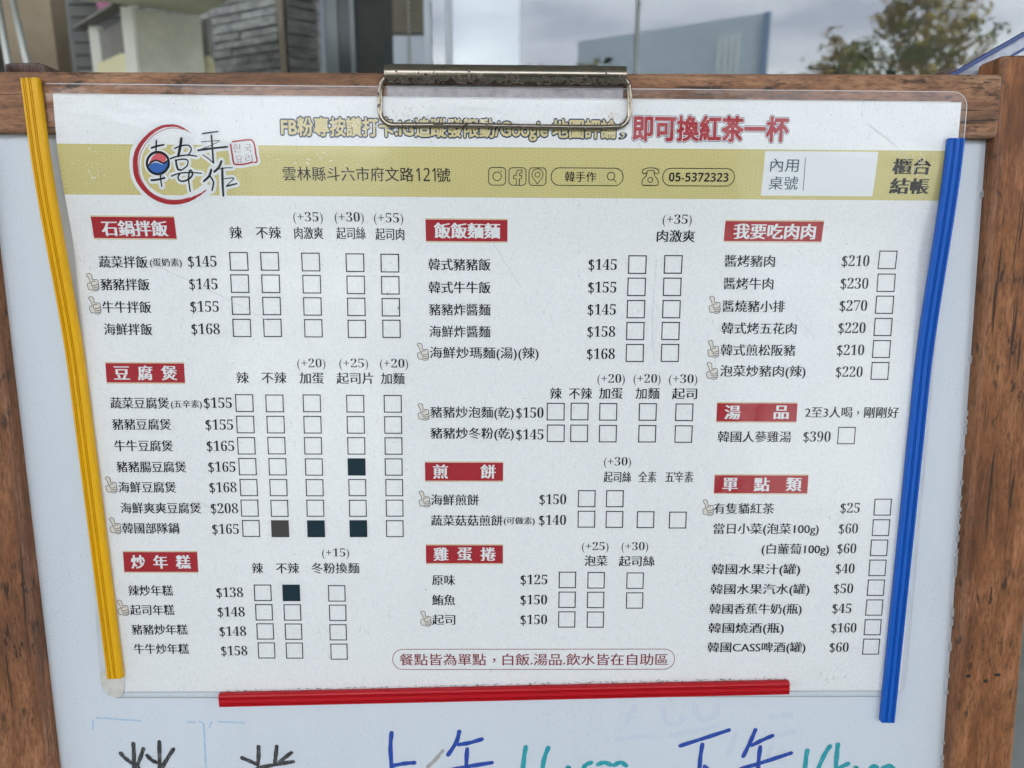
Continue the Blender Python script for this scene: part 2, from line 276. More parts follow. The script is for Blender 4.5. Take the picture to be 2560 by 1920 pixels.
SECTIONS = [{'name': 'stone pot rice',
  'plaque': (-201.1, -161.61, -80.37, -70.36),
  'title': [('石鍋拌飯', -196.67, -165.62, -75.05)],
  'hdr': [('辣', -136.0, -130.26, -73.39), ('不辣', -123.39, -111.59, -73.48), ('(+35)', -104.96, -91.04, -80.34), ('肉激爽', -105.1, -91.42, -73.39), ('(+30)', -85.22, -71.47, -80.39),
          ('起司絲', -84.91, -71.09, -73.42), ('(+55)', -66.54, -52.66, -80.09), ('起司肉', -66.2, -52.48, -73.12)],
  'rows': [{'text': [('蔬菜拌飯', -200.13, -176.88, -59.13), ('*(蛋奶素)', -175.64, -160.43, -58.73), ('$145', -157.24, -143.6, -59.58)],
            'thumb': None,
            'boxes': [(-132.7, -59.7), (-117.8, -59.8), (-98.0, -59.6), (-76.6, -59.4), (-59.7, -59.3)]},
           {'text': [('豬豬拌飯', -200.11, -176.67, -48.3), ('$145', -157.33, -143.7, -48.66)],
            'thumb': (-203.86, -49.29),
            'boxes': [(-132.8, -49.0), (-117.8, -49.0), (-97.9, -48.9), (-76.5, -48.7), (-59.7, -48.6)]},
           {'text': [('牛牛拌飯', -200.01, -176.62, -37.36), ('$155', -157.35, -143.66, -37.72)],
            'thumb': (-203.72, -38.08),
            'boxes': [(-132.8, -38.3), (-117.8, -38.2), (-97.9, -38.1), (-76.5, -38.0), (-59.6, -37.9)]},
           {'text': [('海鮮拌飯', -200.05, -176.79, -26.49), ('$168', -157.43, -143.68, -26.75)],
            'thumb': None,
            'boxes': [(-132.8, -27.4), (-117.8, -27.5), (-97.8, -27.4), (-76.5, -27.2), (-59.5, -27.3)]}]},
 {'name': 'tofu pot',
  'plaque': (-200.71, -162.1, -9.68, -0.04),
  'title': [('豆', -196.66, -189.4, -4.82), ('腐', -184.97, -178.09, -4.88), ('煲', -173.35, -166.08, -4.93)],
  'hdr': [('辣', -136.69, -130.7, -2.74), ('不辣', -124.18, -112.11, -2.79), ('(+20)', -106.34, -92.52, -9.49), ('加蛋', -105.43, -93.65, -2.64), ('(+25)', -85.61, -71.43, -9.61),
          ('起司片', -87.18, -69.05, -2.65), ('(+20)', -65.47, -51.61, -9.59), ('加麵', -65.22, -53.56, -2.65)],
  'rows': [{'text': [('蔬菜豆腐煲', -199.65, -170.82, 10.22), ('*(五辛素)', -169.71, -154.53, 10.93), ('$155', -153.34, -139.61, 10.09)],
            'thumb': None,
            'boxes': [(-133.3, 10.1), (-118.3, 10.2), (-99.8, 10.1), (-78.2, 10.2), (-59.5, 10.2)]},
           {'text': [('豬豬豆腐煲', -199.43, -170.47, 21.04), ('$155', -153.16, -139.53, 21.16)], 'thumb': None, 'boxes': [(-133.3, 21.0), (-118.2, 21.0), (-99.8, 21.0), (-78.2, 21.0), (-59.5, 21.0)]},
           {'text': [('牛牛豆腐煲', -199.13, -170.2, 32.03), ('$165', -153.12, -139.51, 32.08)], 'thumb': None, 'boxes': [(-133.3, 31.9), (-118.2, 31.8), (-99.9, 31.8), (-78.2, 31.8), (-59.5, 31.8)]},
           {'text': [('豬豬腸豆腐煲', -198.88, -164.22, 42.89), ('$165', -152.91, -139.4, 42.88)], 'thumb': None, 'boxes': [(-133.2, 42.7), (-118.1, 42.7), (-99.8, 42.8), (-78.3, 42.7), (-59.6, 42.7)]},
           {'text': [('海鮮豆腐煲', -198.62, -169.92, 53.5), ('$168', -152.93, -139.29, 53.58)],
            'thumb': (-202.28, 52.36),
            'boxes': [(-133.1, 53.6), (-118.1, 53.6), (-99.8, 53.6), (-78.2, 53.5), (-59.5, 53.5)]},
           {'text': [('海鮮爽爽豆腐煲', -198.28, -157.98, 64.42), ('$208', -152.8, -139.1, 64.62)], 'thumb': None, 'boxes': [(-133.1, 64.4), (-118.0, 64.5), (-99.8, 64.4), (-78.2, 64.4), (-59.5, 64.3)]},
           {'text': [('韓國部隊鍋', -198.16, -169.62, 75.14), ('$165', -152.66, -139.22, 75.59)],
            'thumb': (-201.78, 73.89),
            'boxes': [(-132.9, 75.2), (-118.1, 75.3), (-99.8, 75.3), (-78.2, 75.2), (-59.6, 75.2)]}]},
 {'name': 'fried rice cake',
  'plaque': (-198.86, -160.98, 87.85, 98.58),
  'title': [('炒', -194.89, -188.14, 93.13), ('年', -183.54, -176.63, 93.12), ('糕', -172.02, -164.95, 93.11)],
  'hdr': [('辣', -133.42, -127.84, 96.44), ('不辣', -121.05, -109.31, 96.44), ('(+15)', -97.1, -83.33, 88.68), ('冬粉換麵', -102.81, -78.28, 96.43)],
  'rows': [{'text': [('辣炒年糕', -197.53, -174.78, 108.63), ('$138', -152.28, -138.66, 109.73)], 'thumb': None, 'boxes': [(-128.4, 109.9), (-113.7, 109.9), (-90.2, 110.2)]},
           {'text': [('起司年糕', -197.22, -174.61, 119.28), ('$148', -152.18, -138.27, 120.39)], 'thumb': (-200.91, 118.17), 'boxes': [(-128.2, 120.6), (-113.5, 120.7), (-90.0, 120.9)]},
           {'text': [('豬豬炒年糕', -197.15, -168.4, 130.09), ('$148', -151.76, -138.04, 131.14)], 'thumb': None, 'boxes': [(-128.0, 131.2), (-113.3, 131.3), (-90.1, 131.7)]},
           {'text': [('牛牛炒年糕', -196.74, -168.37, 140.82), ('$158', -151.5, -137.88, 141.99)], 'thumb': None, 'boxes': [(-127.8, 141.8), (-113.2, 141.9), (-89.9, 142.5)]}]},
 {'name': 'rice and noodle',
  'plaque': (-42.0, -2.67, -80.11, -69.95),
  'title': [('飯飯麵麵', -37.81, -6.5, -74.98)],
  'hdr': [('(+35)', 71.96, 85.86, -80.34), ('肉激爽', 69.67, 87.92, -73.1), ('辣', 19.05, 24.66, 4.58), ('不辣', 28.55, 39.92, 4.53), ('(+20)', 42.65, 56.26, -2.38), ('加蛋', 43.58, 55.28, 4.47),
          ('(+20)', 60.69, 74.16, -2.45), ('加麵', 61.91, 73.78, 4.4), ('(+30)', 78.41, 92.56, -2.38), ('起司', 80.28, 92.62, 4.43)],
  'rows': [{'text': [('韓式豬豬飯', -41.02, -10.99, -58.83), ('$145', 36.95, 50.71, -59.16)], 'thumb': None, 'boxes': [(60.8, -59.3), (78.3, -59.5)]},
           {'text': [('韓式牛牛飯', -40.98, -10.97, -47.77), ('$155', 37.03, 50.77, -48.16)], 'thumb': None, 'boxes': [(60.8, -48.5), (78.3, -48.6)]},
           {'text': [('豬豬炸醬麵', -40.94, -10.95, -36.92), ('$145', 37.03, 50.83, -37.28)], 'thumb': None, 'boxes': [(60.8, -37.6), (78.3, -37.7)]},
           {'text': [('海鮮炸醬麵', -40.82, -10.93, -26.13), ('$158', 37.1, 50.81, -26.39)], 'thumb': None, 'boxes': [(60.8, -26.8), (78.3, -26.9)]},
           {'text': [('海鮮炒瑪麵(湯)(辣)', -40.77, 13.0, -15.22), ('$168', 37.1, 50.94, -15.32)], 'thumb': (-44.22, -16.01), 'boxes': [(60.9, -15.9), (78.4, -16.0)]},
           {'text': [('豬豬炒泡麵(乾)', -40.84, 0.84, 14.78), ('$150', 2.25, 15.83, 14.52)], 'thumb': (-44.26, 14.27), 'boxes': [(22.0, 13.9), (34.0, 13.8), (48.4, 13.9), (68.3, 13.9), (86.7, 14.0)]},
           {'text': [('豬豬炒冬粉(乾)', -40.79, 0.91, 25.54), ('$145', 2.32, 15.96, 25.69)], 'thumb': None, 'boxes': [(22.2, 25.0), (34.0, 25.0), (48.5, 25.1), (68.4, 25.1), (86.8, 25.2)]}]},
 {'name': 'pancake',
  'plaque': (-43.81, -4.25, 40.3, 49.8),
  'title': [('煎', -39.56, -32.48, 45.03), ('餅', -15.53, -8.28, 44.97)],
  'hdr': [('(+30)', 46.93, 60.61, 40.1), ('起司絲', 46.96, 60.83, 47.59), ('全素', 64.64, 73.69, 47.55), ('五辛素', 78.34, 92.54, 47.49)],
  'rows': [{'text': [('海鮮煎餅', -40.89, -16.72, 59.88), ('$150', 14.39, 27.98, 59.54)], 'thumb': (-44.29, 59.46), 'boxes': [(38.5, 59.1), (52.9, 59.1)]},
           {'text': [('蔬菜菇菇煎餅', -40.99, -4.54, 70.77), ('*(可做素)', -3.74, 11.97, 71.14), ('$140', 14.35, 28.08, 70.53)],
            'thumb': None,
            'boxes': [(38.6, 70.0), (53.0, 70.1), (69.0, 70.2), (85.6, 70.4)]}]},
 {'name': 'egg roll',
  'plaque': (-43.81, -4.14, 84.09, 93.75),
  'title': [('雞', -39.73, -32.52, 88.8), ('蛋', -27.56, -20.35, 88.78), ('捲', -15.54, -8.16, 88.78)],
  'hdr': [('(+25)', 36.6, 50.26, 85.11), ('泡菜', 38.11, 49.8, 92.34), ('(+30)', 57.1, 70.79, 85.09), ('起司絲', 55.85, 74.26, 92.5)],
  'rows': [{'text': [('原味', -40.74, -28.99, 102.9), ('$125', 5.03, 18.92, 102.7)], 'thumb': None, 'boxes': [(29.4, 102.8), (44.3, 103.0), (64.6, 103.2)]},
           {'text': [('鮪魚', -40.85, -29.05, 113.8), ('$150', 5.12, 18.9, 113.71)], 'thumb': None, 'boxes': [(29.4, 113.7), (44.3, 113.8), (64.7, 114.1)]},
           {'text': [('起司', -40.87, -29.1, 124.71), ('$150', 5.2, 19.04, 124.72)], 'thumb': (-44.27, 124.15), 'boxes': [(29.4, 124.6), (44.4, 124.7)]}]},
 {'name': 'grilled meat',
  'plaque': (102.24, 149.93, -80.36, -70.89),
  'title': [('我要吃肉肉', 106.74, 146.18, -75.56)],
  'hdr': [],
  'rows': [{'text': [('醬烤豬肉', 103.53, 127.96, -61.39), ('$210', 161.07, 174.47, -61.7)], 'thumb': None, 'boxes': [(183.4, -62.3)]},
           {'text': [('醬烤牛肉', 103.52, 127.9, -50.45), ('$230', 161.3, 174.92, -50.74)], 'thumb': None, 'boxes': [(183.7, -51.2)]},
           {'text': [('醬燒豬小排', 103.51, 134.31, -39.35), ('$270', 161.61, 175.13, -39.84)], 'thumb': (99.59, -39.94), 'boxes': [(183.8, -40.4)]},
           {'text': [('韓式烤五花肉', 103.56, 140.69, -28.46), ('$220', 161.68, 175.19, -28.84)], 'thumb': None, 'boxes': [(183.9, -29.4)]},
           {'text': [('韓式煎松阪豬', 103.68, 140.82, -17.62), ('$210', 161.83, 175.31, -17.82)], 'thumb': (99.89, -18.1), 'boxes': [(184.0, -18.4)]},
           {'text': [('泡菜炒豬肉(辣)', 103.88, 146.57, -6.69), ('$220', 161.97, 175.35, -6.87)], 'thumb': (99.81, -7.05), 'boxes': [(184.1, -7.4)]}]},
 {'name': 'soup',
  'plaque': (103.12, 143.7, 9.27, 18.67),
  'title': [('湯', 107.2, 114.82, 13.93), ('品', 132.13, 139.21, 13.84)],
  'hdr': [('2至3人喝，剛剛好', 147.87, 195.22, 13.72)],
  'rows': [{'text': [('韓國人蔘雞湯', 104.25, 141.39, 26.46), ('$390', 147.72, 161.5, 26.37)], 'thumb': None, 'boxes': [(169.6, 25.7)]}]},
 {'name': 'side order',
  'plaque': (103.56, 151.61, 46.6, 56.04),
  'title': [('單', 107.95, 115.36, 51.39), ('點', 124.06, 131.64, 51.35), ('類', 140.5, 148.1, 51.31)],
  'hdr': [],
  'rows': [{'text': [('有隻貓紅茶', 103.91, 134.85, 64.15), ('$25', 169.29, 179.19, 63.8)], 'thumb': (100.92, 63.77), 'boxes': [(191.0, 63.3)]},
           {'text': [('當日小菜(泡菜100g)', 104.26, 158.64, 75.37), ('$60', 169.27, 179.04, 74.88)], 'thumb': None, 'boxes': [(191.0, 74.3)]},
           {'text': [('(白蘿蔔100g)', 129.81, 164.63, 86.26), ('$60', 169.21, 178.94, 85.65)], 'thumb': None, 'boxes': [(190.9, 85.2)]},
           {'text': [('韓國水果汁(罐)', 104.28, 150.32, 97.28), ('$40', 169.16, 178.85, 96.57)], 'thumb': None, 'boxes': [(190.9, 96.1)]},
           {'text': [('韓國水果汽水(罐)', 104.28, 155.91, 108.2), ('$50', 168.94, 178.91, 107.5)], 'thumb': None, 'boxes': [(190.9, 107.0)]},
           {'text': [('韓國香蕉牛奶(瓶)', 104.2, 152.51, 119.13), ('$45', 168.88, 178.81, 118.53)], 'thumb': None, 'boxes': [(190.9, 118.0)]},
           {'text': [('韓國燒酒(瓶)', 104.1, 143.71, 129.79), ('$160', 169.05, 182.24, 129.38)], 'thumb': None, 'boxes': [(190.9, 129.0)]},
           {'text': [('韓國CASS啤酒(罐)', 104.09, 155.93, 140.64), ('$60', 168.89, 178.91, 140.31)], 'thumb': None, 'boxes': [(190.9, 139.9)]}]}]
STICKERS = [(-118.1, 75.3, 'g'), (-99.8, 75.3, 'b'), (-78.2, 75.2, 'b'), (-78.3, 42.7, 'b'), (-113.7, 109.9, 'b')]
MARKS = {'black':[[(-207.98,200.5),(-205.6,203.55),(-202.75,206.13)],[(-200.88,195.02),(-200.98,201.66),(-202.29,215.98)],[(-195.73,198.07),(-197.61,203.09),(-200.36,209.28),(-203.85,215.98)],[(-200.2,206.9),(-196.78,214.08)],[(-193.99,201.87),(-191.82,204.54),(-189.32,205.98)],[(-187.0,193.83),(-187.49,204.55),(-188.04,216.03)],[(-179.75,198.2),(-183.57,204.09),(-189.89,215.06)],[(-143.48,203.44),(-139.82,205.17),(-136.59,206.8)],[(-134.43,197.0),(-134.68,202.8),(-135.4,207.38)],[(-124.71,196.84),(-125.43,201.87),(-125.95,206.17)],[(-117.04,200.47),(-120.62,203.32),(-123.69,206.17)],[(-135.67,209.68),(-126.0,207.41),(-116.1,205.72)],[(-137.45,210.44),(-125.41,214.31)]],'blue':[[(-63.26,189.03),(-64.02,197.28),(-63.64,210.67),(-63.92,216.45)],[(-62.9,208.27),(-56.76,207.04),(-51.33,206.58)],[(-27.11,188.46),(-28.7,194.53),(-33.11,201.95)],[(-27.4,195.96),(-21.73,195.02),(-14.92,192.85)],[(-22.87,198.54),(-23.33,206.0),(-23.53,216.58)],[(-33.17,211.25),(-22.63,208.88),(-9.48,206.61)],[(91.85,197.04),(104.85,192.49),(117.81,187.86)],[(103.79,196.3),(102.94,205.41),(102.82,217.0)],[(105.58,209.27),(110.2,213.64)],[(132.04,187.8),(129.61,194.94),(126.25,203.27)],[(130.59,196.85),(136.58,193.52),(141.55,191.15)],[(135.22,197.63),(134.76,205.51),(134.77,217.11)],[(125.13,210.78),(138.18,206.48),(152.22,201.42)]],'teal':[[(8.6,197.48),(7.61,205.13),(6.56,216.68)],[(20.68,198.09),(18.41,205.16),(17.14,216.72)],[(31.48,209.62),(32.19,210.01)],[(39.82,212.93),(40.61,208.59),(44.09,206.68)],[(47.64,207.94),(51.13,206.7),(54.69,208.15)],[(56.46,208.35),(59.94,206.73),(63.08,208.66)],[(160.96,199.81),(160.44,205.58),(160.29,217.2)],[(173.01,197.54),(170.27,202.72),(167.3,211.4)],[(177.27,196.5),(177.16,203.7),(177.03,217.25)],[(177.55,211.92),(180.49,209.5),(183.66,207.77)],[(187.74,210.11),(188.64,210.3)],[(195.76,211.49),(197.37,209.36),(199.65,210.05)],[(202.4,211.02),(205.81,209.1),(208.59,210.56)]],'palebl':[[(-219.41,180.12),(-214.29,180.32),(-207.48,180.99),(-196.38,181.76)],[(-171.52,182.66),(-167.23,182.76)],[(-165.05,182.39),(-163.0,184.27),(-163.0,197.02),(-163.05,209.4)],[(-158.6,182.41),(-160.07,185.69)],[(-221.21,181.33),(-221.77,186.49)],[(-155.16,182.41),(-141.41,183.1)]],'ghost':[[(66.88,173.95),(64.41,178.65),(62.37,183.56)],[(81.73,174.92),(82.87,182.47),(89.06,184.37),(93.29,180.6)],[(57.81,193.04),(66.55,191.92),(77.92,191.18)],[(86.68,191.01),(95.38,189.13),(103.22,187.73)],[(98.34,175.9),(102.08,181.56)],[(98.77,173.07),(102.62,181.57),(109.54,179.69),(111.07,174.98)],[(140.25,180.7),(150.68,179.02)],[(88.11,191.02),(100.28,188.19),(111.55,185.37)],[(142.61,191.15),(153.05,189.08)],[(118.48,201.61),(121.44,190.15)],[(139.73,202.63),(141.23,197.84)]],'scuff':[[(-44.1,209.0),(-40.12,204.99),(-36.15,199.74)]]}
LOGO = {'ring': [(-149.2,-118.1),(-150.6,-119.1),(-152.3,-120.1),(-154.6,-121.1),(-156.9,-121.6),(-159.3,-121.5),(-161.8,-121.2),(-164.6,-120.1),(-167.4,-118.4),(-170.4,-115.8),(-173.0,-112.9),(-174.8,-110.0),(-175.9,-106.8),(-176.4,-103.3),(-176.4,-99.5),(-175.4,-96.0),(-173.3,-92.8),(-170.6,-90.2),(-167.2,-88.3),(-163.6,-87.3),(-159.9,-87.1),(-156.2,-87.6),(-152.7,-88.6),(-149.7,-90.0),(-147.1,-91.3),(-144.7,-93.0)],'ringw': [0.15,0.48,0.79,0.97,1.15,1.27,1.33,1.45,1.57,1.75,1.93,2.11,2.3,2.42,2.42,2.3,2.17,2.11,2.05,1.99,1.87,1.69,1.39,0.97,0.6,0.15],'ring2': [(-152.9,-119.9),(-155.8,-120.5),(-159.1,-120.4),(-162.5,-119.4),(-166.3,-117.4),(-169.4,-114.6),(-171.9,-111.4),(-173.7,-108.0),(-174.7,-103.9),(-174.9,-99.8),(-173.9,-96.0),(-171.9,-92.8),(-169.0,-90.4),(-165.2,-88.9),(-161.0,-88.2),(-156.7,-88.5),(-152.9,-89.5)],'brush': [([(-165.5,-114.9),(-165.8,-112.3),(-166.1,-109.9)],0.79),([(-168.1,-111.5),(-165.4,-112.4),(-162.2,-113.0)],0.91),([(-169.8,-97.1),(-166.5,-97.5),(-163.4,-98.2)],0.97),([(-165.3,-99.2),(-165.4,-97.2),(-165.3,-94.3)],0.72),([(-163.4,-98.2),(-164.3,-99.1),(-165.4,-99.2)],0.27),([(-153.9,-115.9),(-154.7,-112.2),(-156.0,-108.0)],1.33),([(-157.4,-111.4),(-154.9,-112.4),(-152.4,-112.9),(-150.6,-112.7),(-149.7,-111.3),(-150.2,-109.9),(-151.4,-108.4)],0.66),([(-159.8,-106.8),(-157.2,-107.7),(-154.5,-108.2),(-151.1,-108.5),(-147.4,-108.0)],0.72),([(-157.3,-106.2),(-157.2,-104.0),(-156.7,-102.1),(-155.3,-101.8)],0.97),([(-157.3,-106.1),(-154.7,-106.6),(-152.5,-106.5),(-151.7,-105.7),(-152.6,-103.5),(-155.3,-101.7)],0.66),([(-160.3,-99.0),(-157.9,-99.9),(-155.1,-100.5),(-150.8,-100.7),(-146.0,-100.4)],0.66),([(-156.2,-100.1),(-157.2,-98.5),(-156.5,-97.0),(-154.4,-96.9),(-151.8,-98.1),(-150.3,-99.8),(-150.6,-101.6),(-151.5,-101.3),(-152.3,-98.2),(-152.4,-95.3),(-152.3,-92.2)],0.79),([(-144.1,-118.1),(-140.7,-118.6),(-136.9,-119.1)],0.79),([(-144.8,-114.4),(-140.7,-114.8),(-136.5,-115.0),(-138.7,-113.7),(-142.8,-112.0),(-146.6,-110.8)],0.36),([(-140.0,-117.4),(-139.9,-114.3),(-139.9,-110.0),(-140.0,-105.1)],0.97),([(-146.6,-110.6),(-140.5,-111.5),(-133.0,-112.3)],1.03),([(-140.0,-105.0),(-141.9,-106.8),(-144.6,-108.7)],0.54),([(-136.2,-105.9),(-137.6,-103.2),(-140.0,-101.1)],1.15),([(-141.3,-102.1),(-142.6,-99.2),(-145.4,-96.8)],1.09),([(-142.2,-99.2),(-140.9,-96.5),(-142.0,-92.7)],0.79),([(-136.1,-102.7),(-136.6,-96.9),(-137.0,-90.3)],1.15),([(-137.5,-102.4),(-134.4,-102.9),(-131.3,-103.0)],0.48),([(-135.9,-98.0),(-131.3,-98.4),(-133.0,-96.6),(-135.0,-94.8)],0.45),([(-135.0,-94.7),(-130.0,-95.9)],0.79)],'circ': [(-160.7,-104.9),(-160.9,-103.8),(-161.4,-102.9),(-162.1,-102.0),(-162.9,-101.2),(-163.8,-100.6),(-164.9,-100.1),(-165.9,-99.9),(-167.0,-99.9),(-168.0,-100.1),(-168.9,-100.5),(-169.7,-101.1),(-170.3,-101.9),(-170.7,-102.8),(-170.9,-103.8),(-170.9,-104.8),(-170.6,-105.8),(-170.2,-106.8),(-169.5,-107.7),(-168.7,-108.5),(-167.8,-109.1),(-166.8,-109.5),(-165.7,-109.7),(-164.6,-109.7),(-163.6,-109.5),(-162.7,-109.1),(-161.9,-108.5),(-161.3,-107.8),(-160.9,-106.9),(-160.7,-105.9)],'s': [(-170.6,-103.3),(-168.4,-105.4),(-166.2,-106.0),(-164.2,-105.1),(-162.8,-104.9),(-160.6,-106.3)],'red': [(-169.9,-104.8),(-168.4,-107.1),(-166.8,-108.7),(-164.6,-109.4),(-162.8,-108.8),(-161.8,-107.5),(-161.9,-106.2),(-163.0,-105.4),(-164.5,-105.6),(-166.3,-106.3),(-168.2,-105.9)],'blue': [(-170.3,-102.8),(-169.1,-104.2),(-167.3,-105.1),(-165.5,-104.9),(-163.8,-104.3),(-161.4,-105.2),(-161.7,-103.4),(-162.9,-101.8),(-164.9,-100.6),(-167.1,-100.2),(-169.1,-101.0)],'stamp': [[(-130.4,-114.6),(-126.8,-115.1),(-123.2,-115.5),(-121.2,-115.1),(-120.3,-112.7),(-120.0,-109.2),(-119.7,-106.0),(-120.9,-105.4)],[(-121.7,-105.6),(-126.0,-104.6),(-129.4,-104.5),(-130.6,-105.2),(-131.0,-109.2),(-131.4,-113.5)]],'han': [('한',-130.31,-126.53,-111.83),('국',-125.33,-121.85,-111.75),('요',-129.49,-126.24,-106.95),('리',-125.0,-121.81,-107.19)]}
# ------------------------------------------------------------------ ground
def noisy(name, c0, c1, scale, rough=.8):
    m = mat(name, c0, rough); g = G(m); g.col(g.mix(g.ramp(g.noise(g.map((scale,) * 3), 1, 5, .6), (.3, 0.), (.7, 1.)), c0, c1)); return m
box('ground', -60, 60, -80, 12, -.3, 0, noisy('grey green concrete', (.26, .28, .265), (.38, .40, .375), 6))
bpy.data.objects['ground']['kind'] = 'structure'

# ------------------------------------------------------------------ building behind the board
def stone(name, c):
    m = mat(name, c[0], .75); g = G(m); n = g.noise(g.map((25, 25, 60)), 1, 5, .65)
    g.col(g.ramp(n, (.3, c[0]), (.5, c[1]), (.72, c[2]))); g.bump(n, .6, .006); return m
M_ST = [stone('grey split stone', ((.15, .155, .155), (.32, .335, .335), (.58, .61, .61))), stone('dark split stone', ((.055, .055, .057), (.1, .1, .1), (.2, .2, .2)))]
def stone_wall(name, A, B, z1, m, label, seed, h=.019):
    rnd = random.Random(seed); A, B = Vector(A), Vector(B); d = (B - A); L = d.length; d.normalize(); nrm = Vector((d.y, -d.x, 0)) if Vector((d.y, -d.x, 0)).y < 0 else Vector((-d.y, d.x, 0))
    e = empty(name, Matrix.Translation(A), label=label, cat='wall'); bm = bmesh.new(); z = .9
    back = bmesh.new(); q = lambda s, o, zz: d * s + nrm * o + Vector((0, 0, zz))
    prism(back, [q(0, -.02, 0), q(L, -.02, 0), q(L, -.12, 0), q(0, -.12, 0)], [q(0, -.02, z1), q(L, -.02, z1), q(L, -.12, z1), q(0, -.12, z1)])
    bm_obj('wall_core', back, m, e)
    while z < z1:
        s = 0; hh = h * rnd.uniform(.7, 1.25)
        while s < L - .001:
            w_ = min(rnd.uniform(.09, .34), L - s); o = rnd.uniform(.002, .009)
            prism(bm, [q(s + .001, -.03, z + .001), q(s + w_ - .001, -.03, z + .001), q(s + w_ - .001, o, z + .001), q(s + .001, o, z + .001)],
                  [q(s + .001, -.03, z + hh - .002), q(s + w_ - .001, -.03, z + hh - .002), q(s + w_ - .001, o - rnd.uniform(0, .004), z + hh - .002), q(s + .001, o - .002, z + hh - .002)])
            s += w_
        z += hh
    bm_obj('stone_facing', bm, m, e, smooth=False); return e
CX, CY = -.512, 1.6
stone_wall('stone_wall', (CX - .005, CY, 0), (CX - .55, CY + .43, 0), 2.6, M_ST[0], 'light grey split stone side wall with uneven courses', 3)
stone_wall('stone_pier', (CX + .008, CY + .005, 0), (CX + .068, CY + .066, 0), 2.6, M_ST[1], 'narrow dark stone pier beside the glass shopfront', 5, .026)
t = box('corner_trim', -.006, .006, -.006, .006, 0, 2.6, noisy('tan trim', (.3, .26, .2), (.22, .19, .15), 30), None); t.location = (CX, CY - .004, 0)
tag(t, 'thin tan trim strip on the corner between the two stone walls', 'trim')

# glass shopfront
GY = 1.72
sf = empty('shopfront', Matrix.Translation((0, GY, 0)), label='glass shopfront with dark green frame mirroring sky and a tree', cat='shopfront')
M_ALU = mat('white blue aluminium', (.5, .55, .64), .35, .2); M_TEAL = noisy('dark green frame paint', (.012, .028, .03), (.02, .042, .042), 8, .3); M_GREYF = mat('grey frame', (.16, .185, .19), .35, .2)
M_PALEF = mat('pale frame', (.52, .58, .66), .4)
box('frame_post', -.452, -.437, -.02, .05, 0, 2.5, M_ALU, sf); box('frame_post', -.437, -.405, -.012, .06, 0, 2.5, M_GREYF, sf)
box('dark_panel', -.405, -.372, -.004, .05, 0, 2.5, M_TEAL, sf); box('frame_post', -.374, -.3635, -.015, .06, 0, 2.5, M_GREYF, sf)
M_TEAL2 = noisy('dark brown green reflection', (.014, .026, .027), (.045, .042, .034), 26, .6)  # opaque panels, coloured as the dark, beige and pale reflections in the glass
box('dark_panel', -.3635, -.272, -.004, .05, 0, 2.5, M_TEAL2, sf); box('beige_reflection', -.272, -.195, -.002, .05, 1.555, 2.5, noisy('beige reflection panel', (.16, .145, .11), (.2, .185, .14), 14), sf)
box('pale_reflection', -.272, -.195, -.006, .05, .5, 1.548, mat('pale reflection panel', (.5, .56, .64), .4), sf); box('reflection_divider', -.272, -.195, -.008, .05, 1.5482, 1.5548, mat('dark rail', (.05, .05, .045), .5), sf)
box('mullion', -.195, -.179, -.02, .03, .5, 2.5, M_PALEF, sf); box('mullion', -.144, -.129, -.02, .03, .5, 2.5, M_PALEF, sf)
box('glazing_joint', .322, .330, -.006, .012, .5, 2.5, mat('pale sealant', (.3, .33, .33), .5), sf)
def glass():
    m = bpy.data.materials.new('shop glass'); m.use_nodes = True; g = G(m)
    tr = g.n('BsdfTransparent'); tr.inputs[0].default_value = (.85, .88, .88, 1); gl = g.n('BsdfGlossy'); gl.inputs['Roughness'].default_value = .01; gl.inputs[0].default_value = (.9, .92, .95, 1)
    fr = g.n('LayerWeight'); fr.inputs[0].default_value = .3
    fac = g.ramp(fr.outputs['Fresnel'], (0., .032), (1., .9))
    mx = g.n('MixShader'); g.put(mx.inputs[0], fac); g.t.links.new(tr.outputs[0], mx.inputs[1]); g.t.links.new(gl.outputs[0], mx.inputs[2]); g.t.links.new(mx.outputs[0], g.o.inputs[0]); return m
M_GLASS = glass()
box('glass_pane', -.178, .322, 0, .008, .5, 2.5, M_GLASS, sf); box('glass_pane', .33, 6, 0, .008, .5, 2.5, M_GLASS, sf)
box('base_panel', -.3635, 6, -.01, .05, 0, .5, mat('black base panel', (.012, .014, .016), .3), sf)
box('lintel', -.452, 6, -.02, .2, 2.5, 2.61, noisy('grey fascia', (.25, .26, .27), (.3, .31, .32), 4), sf)
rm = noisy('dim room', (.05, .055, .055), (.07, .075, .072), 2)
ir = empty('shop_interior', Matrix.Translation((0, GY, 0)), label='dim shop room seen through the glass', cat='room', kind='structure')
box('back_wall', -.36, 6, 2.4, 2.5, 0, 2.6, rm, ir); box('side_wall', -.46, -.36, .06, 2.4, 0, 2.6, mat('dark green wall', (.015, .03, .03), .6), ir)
ch = bmesh.new()
for k in range(60): bmesh.ops.create_icosphere(ch, subdivisions=1, radius=.0045, matrix=Matrix.Translation((-.232, GY - .012, 1.2 + k * .0105)))
tag(bm_obj('bead_chain', ch, mat('pale bead', (.4, .42, .38), .4), smooth=True), 'pale bead chain of a blind hanging beside the beige reflection panel', 'chain')
tag(box('window_blind', -.135, .038, GY + .06, GY + .066, -0. + .5, 2.55, noisy('pale blind fabric', (.8, .82, .84), (.86, .87, .88), 3)), 'pale grey blind hanging behind the glass beside the white mullions', 'blind')

cn = empty('added_canopy', label='deep flat canopy, out of view, added to shade the board', cat='canopy')  # unseen canopy added to cut the sky light on the board
box('slab', -9, 10, -2.3, 5, 2.62, 2.74, noisy('painted soffit', (.5, .5, .48), (.6, .6, .58), 2), cn); box('fascia', -9, 10, -2.36, -2.3, 2.56, 2.8, mat('grey fascia', (.3, .31, .33), .5), cn)
